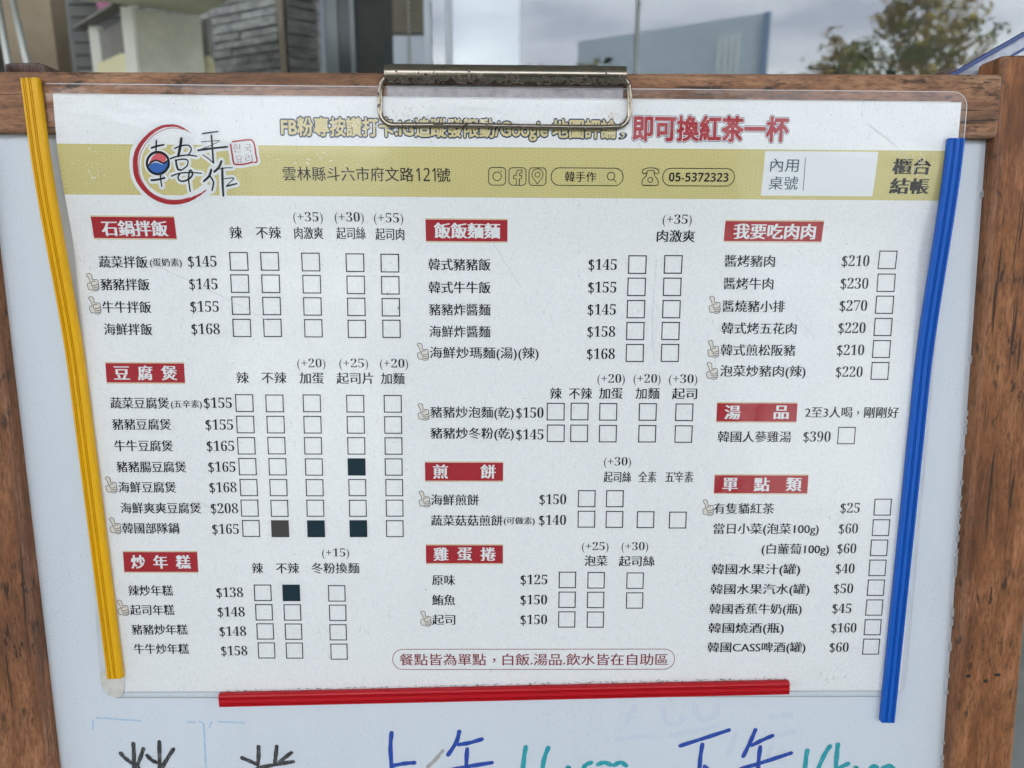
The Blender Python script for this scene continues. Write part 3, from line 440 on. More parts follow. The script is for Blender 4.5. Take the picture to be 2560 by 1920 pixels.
# stall on the left
M_STEEL = noisy('stained steel', (.36, .36, .29), (.62, .62, .52), 9, .4); M_OLIVE = noisy('olive soffit', (.4, .39, .27), (.6, .58, .42), 9)
cb = empty('display_cabinet', Matrix.Translation((-.75, 1.35, 0)), label='grey steel display cabinet with white corner posts and open side', cat='cabinet')
O = Vector((-.75, 1.35, 0)); pA, pB, pD = Vector((-.751, 1.35, 0)) - O, Vector((-.918, 1.56, 0)) - O, Vector((-.635, 1.425, 0)) - O
def vplate(name, a, b, z0, z1, th, m, parent):
    d = (b - a).normalized(); n = Vector((-d.y, d.x, 0)) * th; bm = bmesh.new()
    prism(bm, [a + Vector((0, 0, z0)), b + Vector((0, 0, z0)), b + n + Vector((0, 0, z0)), a + n + Vector((0, 0, z0))], [a + Vector((0, 0, z1)), b + Vector((0, 0, z1)), b + n + Vector((0, 0, z1)), a + n + Vector((0, 0, z1))])
    return bm_obj(name, bm, m, parent)
vplate('side_panel', pA + Vector((.012, .006, 0)), pD, .2, 1.534, .01, M_STEEL, cb)
M_POST = mat('white post paint', (.75, .75, .68), .5)
for p in (pA, pB): box('post', p.x - .011, p.x + .011, p.y - .011, p.y + .011, .2, 1.534, M_POST, cb)
vplate('top_rail', pB + Vector((-.03, .03, 0)), pA, 1.534, 1.539, -.03, mat('grey brown lid', (.12, .115, .1), .6), cb)
vplate('window_panel', pB + (pA - pB) * .1, pA - (pA - pB) * .08, 1.455, 1.518, .004, noisy('smoky pane', (.07, .07, .065), (.13, .13, .12), 30, .3), cb)
vplate('back_panel', pB + Vector((.1, .06, 0)), pA + Vector((.12, .1, 0)), .2, 1.534, .01, noisy('grey back', (.2, .2, .19), (.3, .3, .29), 20), cb)
bm = bmesh.new()
for k in range(7):
    p = O + pB + (pA - pB) * (.16 + k * .115) + Vector((-.004, -.003, 0)); bx(bm, p.x - .009, p.x + .009, p.y - .006, p.y + .006, 1.3, 1.452)
tag(bm_obj('cutlery_rack', bm, mat('cream plastic', (.8, .76, .5), .5)), 'cream slatted rack inside the open display cabinet', 'rack')
bm = bmesh.new(); S = [(-.83, 1.285), (-.757, 1.328), (-.637, 1.43), (-.515, 1.27), (-.325, .885), (-.674, .899)]
prism(bm, [(x, y, 1.5365) for x, y in S], [(x, y, 1.60) for x, y in S]); tag(bm_obj('stall_roof', bm, M_OLIVE), 'olive grey roof slab over the display cabinet', 'roof')
bm = bmesh.new(); bmesh.ops.create_cone(bm, cap_ends=True, segments=14, radius1=.016, radius2=.012, depth=.2, matrix=Matrix.Translation((-.634, 1.45, 1.345)))
bmesh.ops.create_cone(bm, cap_ends=True, segments=14, radius1=.012, radius2=.006, depth=.014, matrix=Matrix.Translation((-.634, 1.45, 1.452)))
tag(bm_obj('cream_bottle', bm, mat('cream bottle', (.6, .57, .36), .4), smooth=True), 'small cream bottle at the foot of the stone wall', 'bottle')
sh = empty('roller_shutter', Matrix.Translation((-1.22, 2.1, 0)), label='grey roller shutter with wide horizontal ribs behind the stall', cat='shutter')
M_SH = noisy('shutter paint', (.2, .21, .21), (.3, .31, .31), 4, .4); z = 1.52
bm = bmesh.new()
for k in range(6): prism(bm, [(-.1, 0, z + k * .034), (.3, 0, z + k * .034), (.3, .03, z + k * .034), (-.1, .03, z + k * .034)], [(-.1, .014, z + .032 + k * .034), (.3, .014, z + .032 + k * .034), (.3, .03, z + .032 + k * .034), (-.1, .03, z + .032 + k * .034)])
bm_obj('slat_curtain', bm, M_SH, sh); box('shutter_box', -.1, .3, -.01, .05, 1.455, 1.512, M_SH, sh)
box('guide_rail', -.02, .02, -.1, -.05, 0, 1.50, mat('pale rail', (.4, .44, .47), .4), sh)
tag(box('wall_pillar', -1.215, -1.155, 1.86, 1.93, 0, 2.2, noisy('pale blue grey paint', (.55, .6, .62), (.7, .74, .76), 5)), 'pale blue grey pillar beside the roller shutter', 'pillar')
tag(box('wall_panel', -1.19, -1.075, 1.68, 1.75, 0, 2.2, noisy('beige brown panel', (.26, .2, .14), (.42, .34, .25), 6)), 'beige brown panel beside two thin metal posts', 'panel')
for x, tilt, lab in ((-.80, -.02, 'thin grey metal post at the far edge beside the brown panel'), (-.768, -.05, 'thin grey metal post nearest the brown panel')):
    tag(tube('metal_post', [(x + tilt, 1, 1.8), (x, 1, 1.35), (x + .02, 1, 0)], .0055, mat('galvanised', (.38, .40, .38), .35, .6)), lab, 'post', 'thin metal posts')
bm = bmesh.new(); bmesh.ops.create_uvsphere(bm, u_segments=14, v_segments=9, radius=.03, matrix=Matrix.Translation((-1.04, 1.9, 1.645)) @ Matrix.Diagonal((.9, .6, .8, 1)))
tag(bm_obj('pink_bag', bm, mat('pink plastic', (.62, .22, .42), .4), smooth=True), 'small pink plastic bag hung above the cabinet', 'bag')
tag(box('rear_wall', -3.5, -.9, 2.7, 2.8, 0, 2.6, noisy('dark rear wall', (.025, .02, .016), (.045, .038, .03), 3)), 'dark rear wall behind the stall', 'wall')

# across the street, mirrored in the shop glass, plus added houses and hedges
bl = empty('metal_building', label='blue grey flat topped metal building mirrored in the shop glass', cat='building')
M_BLD = noisy('blue grey cladding', (.36, .44, .5), (.42, .5, .56), .6); bm = bmesh.new()
a, b = Vector((1.62, -14.56, 0)), Vector((4.74, -11.36, 0)); bk = Vector((.7, -4, 0))
prism(bm, [a, b, b + bk, a + bk], [p + Vector((0, 0, 4.19)) for p in (a, b, b + bk, a + bk)]); bm_obj('wall', bm, M_BLD, bl)
bm = bmesh.new(); d = (b - a).normalized(); nn = Vector((-d.y, d.x, 0)) * .03
if nn.y < 0: nn = -nn
prism(bm, [b - d * .12 + nn, b + nn, b + nn * 2, b - d * .12 + nn * 2], [p + Vector((0, 0, 4.19)) for p in (b - d * .12 + nn, b + nn, b + nn * 2, b - d * .12 + nn * 2)]); bm_obj('corner_strip', bm, mat('blue edge', (.16, .24, .36), .5), bl)
bm = bmesh.new()
for k in range(4):
    p = b - d * (.55 + k * .13) + nn * 1.5; q = p - d * .07; z0 = 3.93 - k * .012
    prism(bm, [p + Vector((0, 0, z0)), q + Vector((0, 0, z0 - .02)), q + nn * .3 + Vector((0, 0, z0 - .02)), p + nn * .3 + Vector((0, 0, z0))], [v_ + Vector((0, 0, .09)) for v_ in (p, q, q + nn * .3, p + nn * .3)])
bm_obj('sign_mark', bm, mat('pale sign', (.6, .66, .66), .5), bl)
for nm, q, h_, c, lab in (('added_shop_house', [(-2.3, -15.5), (1.2, -15.2), (1.2, -23), (-2.3, -23)], 2.3, (.2, .21, .22), 'grey shop house added for the reflections left of the metal building'),
                          ('added_row_house', [(-22, -17), (-8.2, -16), (-8.2, -24), (-22, -24)], 6.0, (.24, .22, .2), 'beige row house added for the reflections far left across the street'), ('added_warehouse', [(13.5, -12), (26, -9), (28, -18), (15, -20)], 5.0, (.2, .22, .2), 'grey storage hall added for the reflections far right across the street')):  # houses added behind the camera to shape light and reflections
    hb = empty(nm, label=lab, cat='building'); bm = bmesh.new(); prism(bm, [(x, y, 0) for x, y in q], [(x, y, h_) for x, y in q]); bm_obj('wall', bm, noisy(nm + ' wall', c, tuple(a * 1.2 for a in c), .8), hb)
    (x0, y0), (x1, y1) = q[0], q[1]
    for k in range(4):
        for zz in ((.7,) if h_ < 3 else (.9, 3.2)):
            t0 = (k + .2) / 4; t1 = (k + .75) / 4; bm = bmesh.new(); f2 = lambda t, o: (x0 + (x1 - x0) * t, y0 + (y1 - y0) * t + o)
            b4 = [f2(t0, .02), f2(t1, .02), f2(t1, .08), f2(t0, .08)]; prism(bm, [(*p, zz) for p in b4], [(*p, zz + 1.3) for p in b4]); bm_obj('window', bm, bpy.data.materials.get('dark pane') or mat('dark pane', (.03, .035, .04), .15), hb)
def tree(name, x, y, h, clumps, label, seed):
    rnd = random.Random(seed); e = empty(name, Matrix.Translation((x, y, 0)), label=label, cat='tree', group='street trees mirrored in the glass')
    tube('trunk', [(0, 0, 0), (.03, 0, h * .3), (0, .05, h * .55), (-.05, 0, h * .85)], [.1, .08, .06, .02], noisy('bark', (.08, .06, .045), (.13, .1, .08), 8), e)
    V, F, I = [], [], []
    for (cx_, cz_, rx, rz, n) in clumps:
        for sub in range(max(3, n // 21)):
            while True:
                q = Vector((rnd.uniform(-1, 1), rnd.uniform(-1, 1), rnd.uniform(-1, 1)))
                if .25 < q.length < 1: break
            c = Vector((cx_ + q.x * rx, q.y * rx, cz_ + q.z * rz)); mi_ = rnd.choice((0, 0, 1, 1, 1, 2))
            for k in range(28):
                p = c + Vector((rnd.gauss(0, .09), rnd.gauss(0, .1), rnd.gauss(0, .07))); s = rnd.uniform(.03, .065)
                ax = Vector((rnd.gauss(0, 1), rnd.gauss(0, 1), rnd.gauss(0, .7))).normalized(); bb = ax.orthogonal().normalized() * s * .45; j = len(V)
                V += [p - ax * s, p + bb, p + ax * s, p - bb]; F.append((j, j + 1, j + 2, j + 3)); I.append(mi_)
            if rnd.random() < .5:
                pass
    lf = [noisy('leaf ' + n_, c, tuple(x_ * .6 for x_ in c), 5) for n_, c in (('olive', (.15, .18, .05)), ('brown', (.28, .2, .075)), ('yellow', (.42, .34, .09)))]
    mesh('crown', V, F, lf, e, I); return e
def added_hedge(x0, x1, y, h, label, seed):  # unseen greenery added to keep low sky out of the film's reflection
    rnd = random.Random(seed); e = empty('added_hedge', Matrix.Translation((x0, y, 0)), label=label, cat='added_hedge', group='added hedges that block low sky'); L = x1 - x0
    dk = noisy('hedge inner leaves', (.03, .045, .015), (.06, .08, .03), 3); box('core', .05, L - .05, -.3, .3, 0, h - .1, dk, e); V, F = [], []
    for k in range(int(L * 900)):
        p = Vector((rnd.uniform(0, L), rnd.choice((.3, .3, rnd.uniform(-.3, .3))) + rnd.gauss(.02, .04), rnd.uniform(0, h))); p.z += rnd.gauss(0, .06); s_ = rnd.uniform(.03, .06); ax = Vector((rnd.gauss(0, 1), rnd.gauss(0, 1), rnd.gauss(0, 1))).normalized(); bb = ax.orthogonal() * s_ * .5; j = len(V)
        V += [p - ax * s_, p + bb, p + ax * s_, p - bb]; F.append((j, j + 1, j + 2, j + 3))
    mesh('foliage', V, F, noisy('hedge leaves', (.05, .075, .02), (.1, .13, .04), 4), e)
added_hedge(-4.6, -1.12, -2.75, 1.98, 'tall clipped greenery added to block low sky, long left stretch', 41)
added_hedge(-.42, .86, -2.75, 1.95, 'short clipped greenery added to block low sky facing the board', 42)
added_hedge(1.78, 5.2, -2.75, 1.98, 'tall clipped greenery added to block low sky, long right stretch', 43)
tree('street_tree', 5.65, -7.56, 4.6, [(0, 3.2, .62, .62, 1500), (-.2, 2.5, .5, .4, 500), (.3, 3.8, .35, .35, 260), (-.55, 3.9, .25, .12, 60), (.75, 3.2, .2, .4, 90), (.1, 2, .6, .4, 300)], 'brownish green street tree with the wide ragged crown mirrored at right', 11)
tree('street_tree', 4.55, -7.4, 3.4, [(0, 2.72, .4, .3, 520), (-.15, 3.0, .12, .16, 40), (-.2, 2.35, .4, .3, 260), (.3, 2.95, .2, .1, 60)], 'smaller street tree mirrored left of the ragged crown', 12)
tree('bush', 1.12, -7.4, 2.78, [(0, 2.6, .16, .14, 200), (0, 1.8, .4, .6, 420)], 'rust brown bush tip mirrored at the corner of the metal building', 21)
tree('bush', .42, -7.4, 2.72, [(0, 2.5, .22, .1, 200), (0, 1.8, .4, .6, 420)], 'low rust brown bush mirrored left of the metal building', 22)
# ------------------------------------------------------------------ the wooden A-board (board frame, millimetres -> metres)
mm = .001
def P(u, v, out): return (u * mm, -out * mm, -v * mm)
sb = empty('sandwich_board', BOARD, label='wooden framed A-board with a white enamel writing panel', cat='sandwich board')
def beam(name, q, o0, o1, m, bevel=2.2, parent=sb):      # q: four (u, v) corners, out from o0 to o1
    bm = bmesh.new(); prism(bm, [P(u, v, o0) for u, v in q], [P(u, v, o1) for u, v in q]); return bm_obj(name, bm, m, parent, bevel * mm, 3)
Lx = lambda v: -246.5 + (v + 40) * .0243
Rx = lambda v: 226.8 + (v + 118) * .0258
wbm = bmesh.new(); V0, V1 = -125, 560
prism(wbm, [P(Lx(V0) - 2, V0, -4), P(Rx(V0) + 3, V0, -4), P(Rx(V1) + 3, V1, -4), P(Lx(V1) - 2, V1, -4)], [P(Lx(V0) - 2, V0, 0), P(Rx(V0) + 3, V0, 0), P(Rx(V1) + 3, V1, 0), P(Lx(V1) - 2, V1, 0)])
wb = bm_obj('whiteboard', wbm, M_WB, sb)
rail = beam('top_rail', [(-251, -145.2), (228.4, -148.2), (228.4, -119.2), (-251, -118.2)], -12, 8, M_RAIL, 3.2)
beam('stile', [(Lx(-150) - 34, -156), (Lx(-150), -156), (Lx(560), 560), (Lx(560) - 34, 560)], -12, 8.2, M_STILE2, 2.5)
beam('stile', [(Rx(-157), -156.5), (Rx(-157) + 34, -157), (Rx(560) + 33, 560), (Rx(560), 560)], -12, 8.2, M_STILE, 2.8)
beam('bottom_rail', [(Lx(560) - 33, 561), (Rx(560) + 33, 561), (Rx(560) + 33, 600), (Lx(560) - 33, 600)], -12, 8, M_RAIL)
for u0 in (Lx(600) - 30, Rx(600)):
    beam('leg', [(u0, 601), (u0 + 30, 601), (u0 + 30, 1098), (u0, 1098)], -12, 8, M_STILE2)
def rear(u0, u1, vt, name='rear_leg'):                   # hinged frame behind, splayed away
    bm = bmesh.new(); t = -1098
    prism(bm, [(u0 * mm, .018, -vt * mm), (u1 * mm, .018, -vt * mm), (u1 * mm, .05, -vt * mm), (u0 * mm, .05, -vt * mm)],
          [(u0 * mm, .46, t * mm), (u1 * mm, .46, t * mm), (u1 * mm, .49, t * mm), (u0 * mm, .49, t * mm)])
    bm_obj(name, bm, M_DARKWOOD, sb, .004)
rear(-250, -229.5, -155.5); rear(214, 231, -157)
beam('hinge_block', [(231.6, -154), (256, -154), (256, -120), (231.6, -120)], -40, -13, M_DARKWOOD, 2)
# frayed edge of the enamel sheet along the right stile
rnd = random.Random(4); V, F = [], []
v = -100
while v < 215:
    if rnd.random() < (.15 if v < 10 else .38):
        l = rnd.uniform(2, 5); u = Rx(v); n = len(V)
        V += [P(u - 1.2, v, .15), P(u + .4, v - 1.5, 1.6), P(u + .6, v + l - 1.5, 1.8), P(u - rnd.uniform(.1, 1.2), v + l, .15)]; F.append((n, n + 1, n + 2, n + 3))
    v += rnd.uniform(2, 6)
mesh('frayed_edge', V, F, mat('frayed grey edge', (.38, .38, .38), .7), wb)
KNOTS = ((239.5, 152.3, 1.8, 1.5), (248.8, 155, 1.5, 1.3), (254.6, 151.5, 2.0, 1.1), (244, -20, .5, 1.6), (252, 60, .4, 2.2))
# hand writing and old marks on the enamel
def marker(name, c, c2, rough=.4):
    m = mat(name, c, rough); g = G(m); g.col(g.mix(g.ramp(g.noise(g.map((800, 300, 260)), 1, 3, .6), (.5, 0.), (.75, 1.)), c, c2)); return m
MK = dict(black=(marker('black marker', (.035, .035, .037), (.2, .21, .22)), 2.2), blue=(marker('blue marker', (.012, .055, .33), (.05, .12, .45)), 2.3), teal=(marker('teal marker', (.015, .3, .36), (.1, .45, .5)), 2.5),
          palebl=(marker('faded blue line', (.36, .52, .68), (.6, .68, .78)), .9), ghost=(marker('wiped marker ghost', (.56, .61, .69), (.64, .695, .755)), 3.2), scuff=(marker('grey scuff', (.36, .35, .34), (.58, .62, .66)), 2.2))
for key, nm in (('ghost', 'wiped_mark'), ('palebl', 'faded_line'), ('scuff', 'scuff_mark'), ('black', 'handwriting'), ('blue', 'handwriting'), ('teal', 'handwriting')):
    ink = Ink(); m, wd = MK[key]
    for k, pts in enumerate(MARKS[key]):
        sp = smooth([tuple(p) for p in pts], 5); n = len(sp)
        ink.line(sp, [wd * (1 + .1 * math.sin(i * 1.3 + k)) for i in range(n)], m, .02 + .006 * k)
    o = ink.build(nm, wb, flat={'ghost': .02, 'palebl': .05, 'scuff': .06}.get(key, .12)); 
    if nm == 'handwriting': o['label'] = key + ' marker handwriting'

kn = Ink(); M_KNOT = mat('black knot', (.012, .009, .007), .7); rnd = random.Random(8)
for u, v, a, b in KNOTS: kn.poly([(u + a * math.cos(t_ * .63) * rnd.uniform(.6, 1.1), v + b * math.sin(t_ * .63) * rnd.uniform(.6, 1.1)) for t_ in range(10)], M_KNOT, .05)
kn.build('knot_mark', sb, flat=8.3)
# ------------------------------------------------------------------ blue bar sticking up behind the right corner
bb = empty('blue_metal_bar', BOARD @ Matrix.Translation((.2055, .017, .1425)) @ Matrix.Rotation(-R(30), 4, 'Y'), label='scratched flat bar with blue edges slanting up behind the right corner', cat='metal bar')
box('bar_face', -.05, .09, -.0012, .0012, -.0024, .0022, noisy('scratched pale metal', (.34, .38, .46), (.55, .58, .64), 300, .4), bb)
M_BB = mat('blue edge paint', (.02, .05, .2), .4)
box('edge_strip', -.05, .09, -.0026, .003, .0023, .0042, M_BB, bb); box('edge_strip', -.05, .09, -.0022, .003, -.0036, -.0025, M_BB, bb)

# ------------------------------------------------------------------ the laminated menu
ms = empty('menu_sheet', BOARD, label='laminated order menu sheet with red section titles and tick boxes', cat='menu')
PU0, PU1, PV0, PV1 = -211.5, 208.5, -135, 165
def sheet(name, u0, u1, v0, v1, lift, m, r=0, n=150):
    V, F = [], []
    for i in range(n + 1):
        v = v0 + (v1 - v0) * i / n; e = 0
        for d in (v - v0, v1 - v):
            if d < r: e = max(e, r - math.sqrt(max(0, r * r - (r - d) ** 2)))
        for j in range(5):
            u = (u0 + e) + (u1 - u0 - 2 * e) * j / 4; V.append(bend(u, v, lift))
    for i in range(n):
        for j in range(4): a = i * 5 + j; F.append((a, a + 1, a + 6, a + 5))
    return mesh(name, V, F, m, ms, smooth=True)
sheet('paper', PU0, PU1, PV0, PV1, 0, M_PAPER)
sheet('film', -215.2, 211.0, -139.6, 168.2, .42, M_FILM, 7)
fe = Ink(); M_FGLINT = mat('film edge highlight', (.62, .62, .64), .3)  # pale ribbon: highlight along the film's rim put into the colour
cor = [(211 - 7 + 7 * math.sin(R(a)), -139.6 + 7 - 7 * math.cos(R(a))) for a in range(0, 91, 15)]
fe.line([(u, -139.6) for u in range(-214, 205, 6)] + cor + [(211, v) for v in range(-131, 162, 3)], .28, M_FGLINT, .44, cap=False)
fe.line([(-215.2, v) for v in range(120, 164, 4)], .25, M_FGLINT, .44, cap=False); M_FEDGE2 = mat('grimy film edge', (.3, .3, .29), .6); fe.line([(u, 168.2) for u in range(-208, 205, 12)], .35, M_FEDGE2, .44, cap=False); fe.line([(u, 165.1) for u in range(-208, 207, 12)], .25, M_FEDGE2, .44, cap=False)
fe.line([(u, PV0 - .1) for u in range(-211, 209, 6)], .3, M_WHITE, .43, cap=False)
fe.build('film_edge_glint_grime', ms)
# header band with its wave pattern
bd = Ink(); bd.grid(PU0, -113.1, PU1, -90.5, M_BAND, .04, 24); band = bd.build('header_band', ms)
wv = Ink(); Rr, st = 2.05, 4.1
j = 0; v = -111.0
def inside(u, v, cu, cv): return (u - cu) ** 2 + (v - cv) ** 2 < Rr * Rr * .985
while v < -88.4:
    u = PU0 + 2 + (j % 2) * st / 2
    while u < PU1 - 1:
        for r in (Rr * .97, Rr * .55):
            run = []
            for k in range(13):
                a = math.pi * (1 + k / 12); q = (u + r * math.cos(a), v + r * math.sin(a))
                ok = q[1] < -90.7 and q[1] > -112.9 and PU0 < q[0] < PU1 and not (inside(*q, u - st / 2, v + 1.03) or inside(*q, u + st / 2, v + 1.03) or inside(*q, u, v + 2.06))
                if ok: run.append(q)
                if (not ok or k == 12) and len(run) > 1: wv.line(run, .36, M_BANDLINE, .075, cap=False)
                if not ok: run = []
        u += st
    v += 1.03; j += 1
wv.build('wave_pattern', band)
sh_ = Ink(); sh_.grid(117.9, -112.4, 171.3, -92.2, M_WHITE, .10, 20); sh_.build('table_number_box', band)
def ring(r, n=10): return tuple((r * math.cos(2 * math.pi * k / n), r * math.sin(2 * math.pi * k / n)) for k in range(n))
# headline
hd = Ink(); YT = 'FB粉專按讚打卡.IG追蹤發限動/Google 地圖評論'
for args in ((YT, -107.6, 47.7, -121.0, 8.9),):
    hd.text(*args, M_NAVY, .10, 0, ring(.1, 12) + ring(.05, 6), step=.002); hd.text(*args, M_CREAM, .16, 0, ring(.028, 8) + ((0, 0),), step=.003)
hd.text('，', 49.3, 52.2, -118.6, 8, M_NAVY, .1, 0, ring(.05, 8)); hd.text('，', 49.8, 51.8, -118.8, 8, M_CREAM, .16, 0, ((0, 0),))
RT = '即可換紅茶一杯'; ra = (RT, 55.6, 128.0, -122.2, 12.0)
hd.text(*ra, M_NAVY, .10, 0, ring(.088, 12) + ring(.045, 6), step=.002); hd.text(*ra, M_WHITE, .15, 0, ring(.066, 12), step=.002); hd.text(*ra, M_RED, .19, 0, ring(.038, 8) + ((0, 0),), step=.003)
hd.build('headline', ms)
# address line and contact icons
ad = Ink(); ad.text('雲林縣斗六市府文路', -108.2, -47.0, -100.6, 6.9, M_INK, .2, 0, ((0, 0), (.012, 0))); ad.text('𝟣𝟤𝟣', -45.8, -36.6, -100.6, 8.2, M_INK, .2, 0, ((0, 0),)); ad.text('號', -36.1, -29.8, -100.5, 6.9, M_INK, .2, 0, ((0, 0), (.012, 0)))
ad.build('address_line', ms)
W = .36
ic = Ink(); y = -100.05
for u in (-7.7, 1.9, 11.3): ic.frame(u - 4, y - 3.95, u + 4, y + 3.95, 1.7, W, M_INK, .2)
ic.circle(-7.7, y, 2.0, W, M_INK, .2); ic.disc(-5.7, y - 2.3, .28, M_INK, .2)
ic.line([(1.3, y + 3.9), (1.3, y + 1.0), (.1, y + 1.0), (.1, y - .4), (1.3, y - .4), (1.3, y - 1.5), (1.8, y - 2.6), (3.0, y - 2.9), (4.0, y - 2.8), (4.0, y - 1.6), (3.2, y - 1.6), (2.8, y - 1.2), (2.8, y - .4), (4.0, y - .4), (3.8, y + 1.0), (2.8, y + 1.0), (2.8, y + 3.9)], W * .9, M_INK, .2)
pin = [(11.3 + 2.6 * math.cos(R(a)), y - .9 + 2.6 * math.sin(R(a))) for a in range(150, 391, 15)]
ic.line([(11.3, y + 3.3)] + pin + [(11.3, y + 3.3)], W * .9, M_INK, .2); ic.circle(11.3, y - .9, 1.15, W * .9, M_INK, .2)
y = -100.15
ic.frame(17.7, y - 3.95, 51.7, y + 3.95, 3.9, W, M_INK, .2); ic.text('韓手作', 24.2, 38.9, y, 5.1, M_INK, .2, 0, ((0, 0), (.02, 0)))
ic.circle(46.0, y - .35, 1.75, W, M_INK, .2); ic.line([(47.2, y + .9), (48.5, y + 2.4)], W, M_INK, .2)
y = -100.35
ic.frame(70.4, y - 3.95, 104.4, y + 3.95, 3.9, W, M_INK, .2); ic.text('05-5372323'.translate({ord(str(k)): chr(0x1D7EC + k) for k in range(10)}), 73.4, 101.6, y, 5.6, M_INK, .2, 0, ((0, 0),))
hs = [(60.6, y - 1.9), (61.0, y - 3.2), (62.6, y - 3.9), (64.6, y - 4.1), (66.6, y - 3.9), (68.2, y - 3.2), (68.6, y - 1.9), (67.8, y - 1.4), (66.6, y - 1.6), (66.2, y - 2.6), (64.6, y - 2.9), (63.0, y - 2.6), (62.6, y - 1.6), (61.4, y - 1.4)]
ic.line(hs, W, M_INK, .2, closed=True)
ic.line([(63.0, y - 1.8), (62.6, y - .4), (60.9, y + 1.4), (60.7, y + 3.3), (61.3, y + 3.9), (67.9, y + 3.9), (68.5, y + 3.3), (68.3, y + 1.4), (66.6, y - .4), (66.2, y - 1.8)], W, M_INK, .2); ic.circle(64.6, y + 1.4, 1.15, W, M_INK, .2)
ic.build('contact_icon_row', ms)
tb = Ink(); c2 = ((0, 0), (.01, 0))
tb.text('內用', 120.9, 134.2, -106.0, 6.6, M_TEAL_TXT, .22, 0, c2); tb.text('桌號', 121.0, 134.8, -98.0, 6.6, M_TEAL_TXT, .22, 0, c2); tb.line([(137.1 + .04 * k, -109.6 + k) for k in range(16)], .3, M_TEAL_TXT, .22, cap=False)
cb4 = ((-.03, 0), (0, 0), (.03, 0), (.05, 0))
tb.text('櫃台', 179.0, 196.6, -105.9, 7.8, M_INK, .22, 0, cb4); tb.text('結帳', 179.1, 197.3, -97.0, 7.8, M_INK, .22, 0, cb4); tb.build('counter_notice', ms)
lg = Ink()
halo = [(p, w_) for p, w_ in LOGO['brush']] + [(p, .8) for p in LOGO['stamp']]
k = 0
for p, w_ in halo: lg.line(smooth(p), w_ + 2.2, M_WHITE, .10 + .001 * k); k += 1
lg.line(smooth(LOGO['ring']), 5.6, M_WHITE, .135); lg.poly(LOGO['circ'], M_WHITE, .14); lg.line(LOGO['circ'], 2.6, M_WHITE, .137, closed=True)
lg.poly([q for p in LOGO['stamp'] for q in smooth(p)], M_WHITE, .128)
lg.line(smooth(LOGO['ring'], 4), [a for q in LOGO['ringw'] for a in (q,) * 4][:len(smooth(LOGO['ring'], 4))], M_RED, .17, cap=False)
lg.line(smooth(LOGO['ring2'], 4), .28, M_RED, .18)
lg.line(LOGO['circ'], 1.15, M_INK, .19, closed=True); lg.poly(smooth(LOGO['red'] + LOGO['red'][:1], 3)[:-1], M_PINK, .175); lg.poly(smooth(LOGO['blue'] + LOGO['blue'][:1], 3)[:-1], M_BLUE, .178)
lg.line(smooth(LOGO['s']), .8, M_INK, .195)
for j, (p, w_) in enumerate(LOGO['brush']):
    sp = smooth(p); n = len(sp); lg.line(sp, [w_ * (1 - .25 * abs(i / (n - 1) - .35)) for i in range(n)], M_INK, .2 + .003 * j)
for j, p in enumerate(LOGO['stamp']): lg.line(smooth(p), .75, M_RED, .2 + .004 * j)
for s, a, b, v in LOGO['han']: lg.text(s, a, b, v, 4.4, M_DRED, .22, -.018, ((0, 0), (.01, 0)))
lg.build('brush_logo', ms)

# menu sections: title plaques, column headings, rows with tick boxes
BOX = 8.78; M_SKIN = mat('pale cream ink', (.7, .67, .6), .6, spec=.2)
def thumb(ink, u, v):
    s = 8.6 / 295; q = lambda pts: [(u + (x - 252) * s, v + (y - 518) * s) for x, y in pts]
    ink.poly(q([(165, 400), (200, 373), (237, 392), (250, 474), (335, 482), (348, 590), (320, 655), (240, 645), (182, 635), (162, 575), (205, 530), (205, 480)]), M_SKIN, .11)
    for j, pts in enumerate(([(165, 412), (163, 386), (200, 371), (237, 392), (246, 440), (252, 474), (330, 478), (344, 515), (338, 560)], [(165, 412), (190, 450), (207, 500), (200, 532), (165, 542), (162, 580), (182, 640), (240, 645), (262, 660), (312, 660), (342, 640), (350, 590), (343, 545)],
            [(225, 535), (240, 507), (300, 500)], [(225, 533), (236, 566), (292, 570), (342, 545)], [(235, 590), (290, 605), (348, 590)], [(245, 624), (296, 636), (344, 624)])):
        ink.line(smooth(q(pts), 4), .3, M_BROWN, .14 + .003 * j, cap=False)
def run(ink, s, u0, u1, v, big=0):
    if s[0] == '*': ink.text(s[1:], u0, u1, v, 4.3, M_INK, .12)
    elif s[0] == '$': ink.text(s, u0, u1, v, 7.6, M_INK, .12, -.014, ((-.01, 0), (.014, 0)), ref=(-.12, .80))
    elif s[0] == '(' and s[1] == '+': ink.text(s, u0, u1, v, 6.3, M_INK, .12, -.016, ((-.006, 0), (.008, 0)))
    elif '，' in s:
        a, b = s.split('，'); w_ = u1 - u0
        ink.text(a, u0, u0 + w_ * .5, v, 6.3, M_INK, .12); ink.text('，', u0 + w_ * .553, u0 + w_ * .573, v + .4, 6.3, M_INK, .12); ink.text(b, u0 + w_ * .632, u1, v, 6.3, M_INK, .12)
    else: ink.text(s, u0, u1, v, 6.3, M_INK, .12)
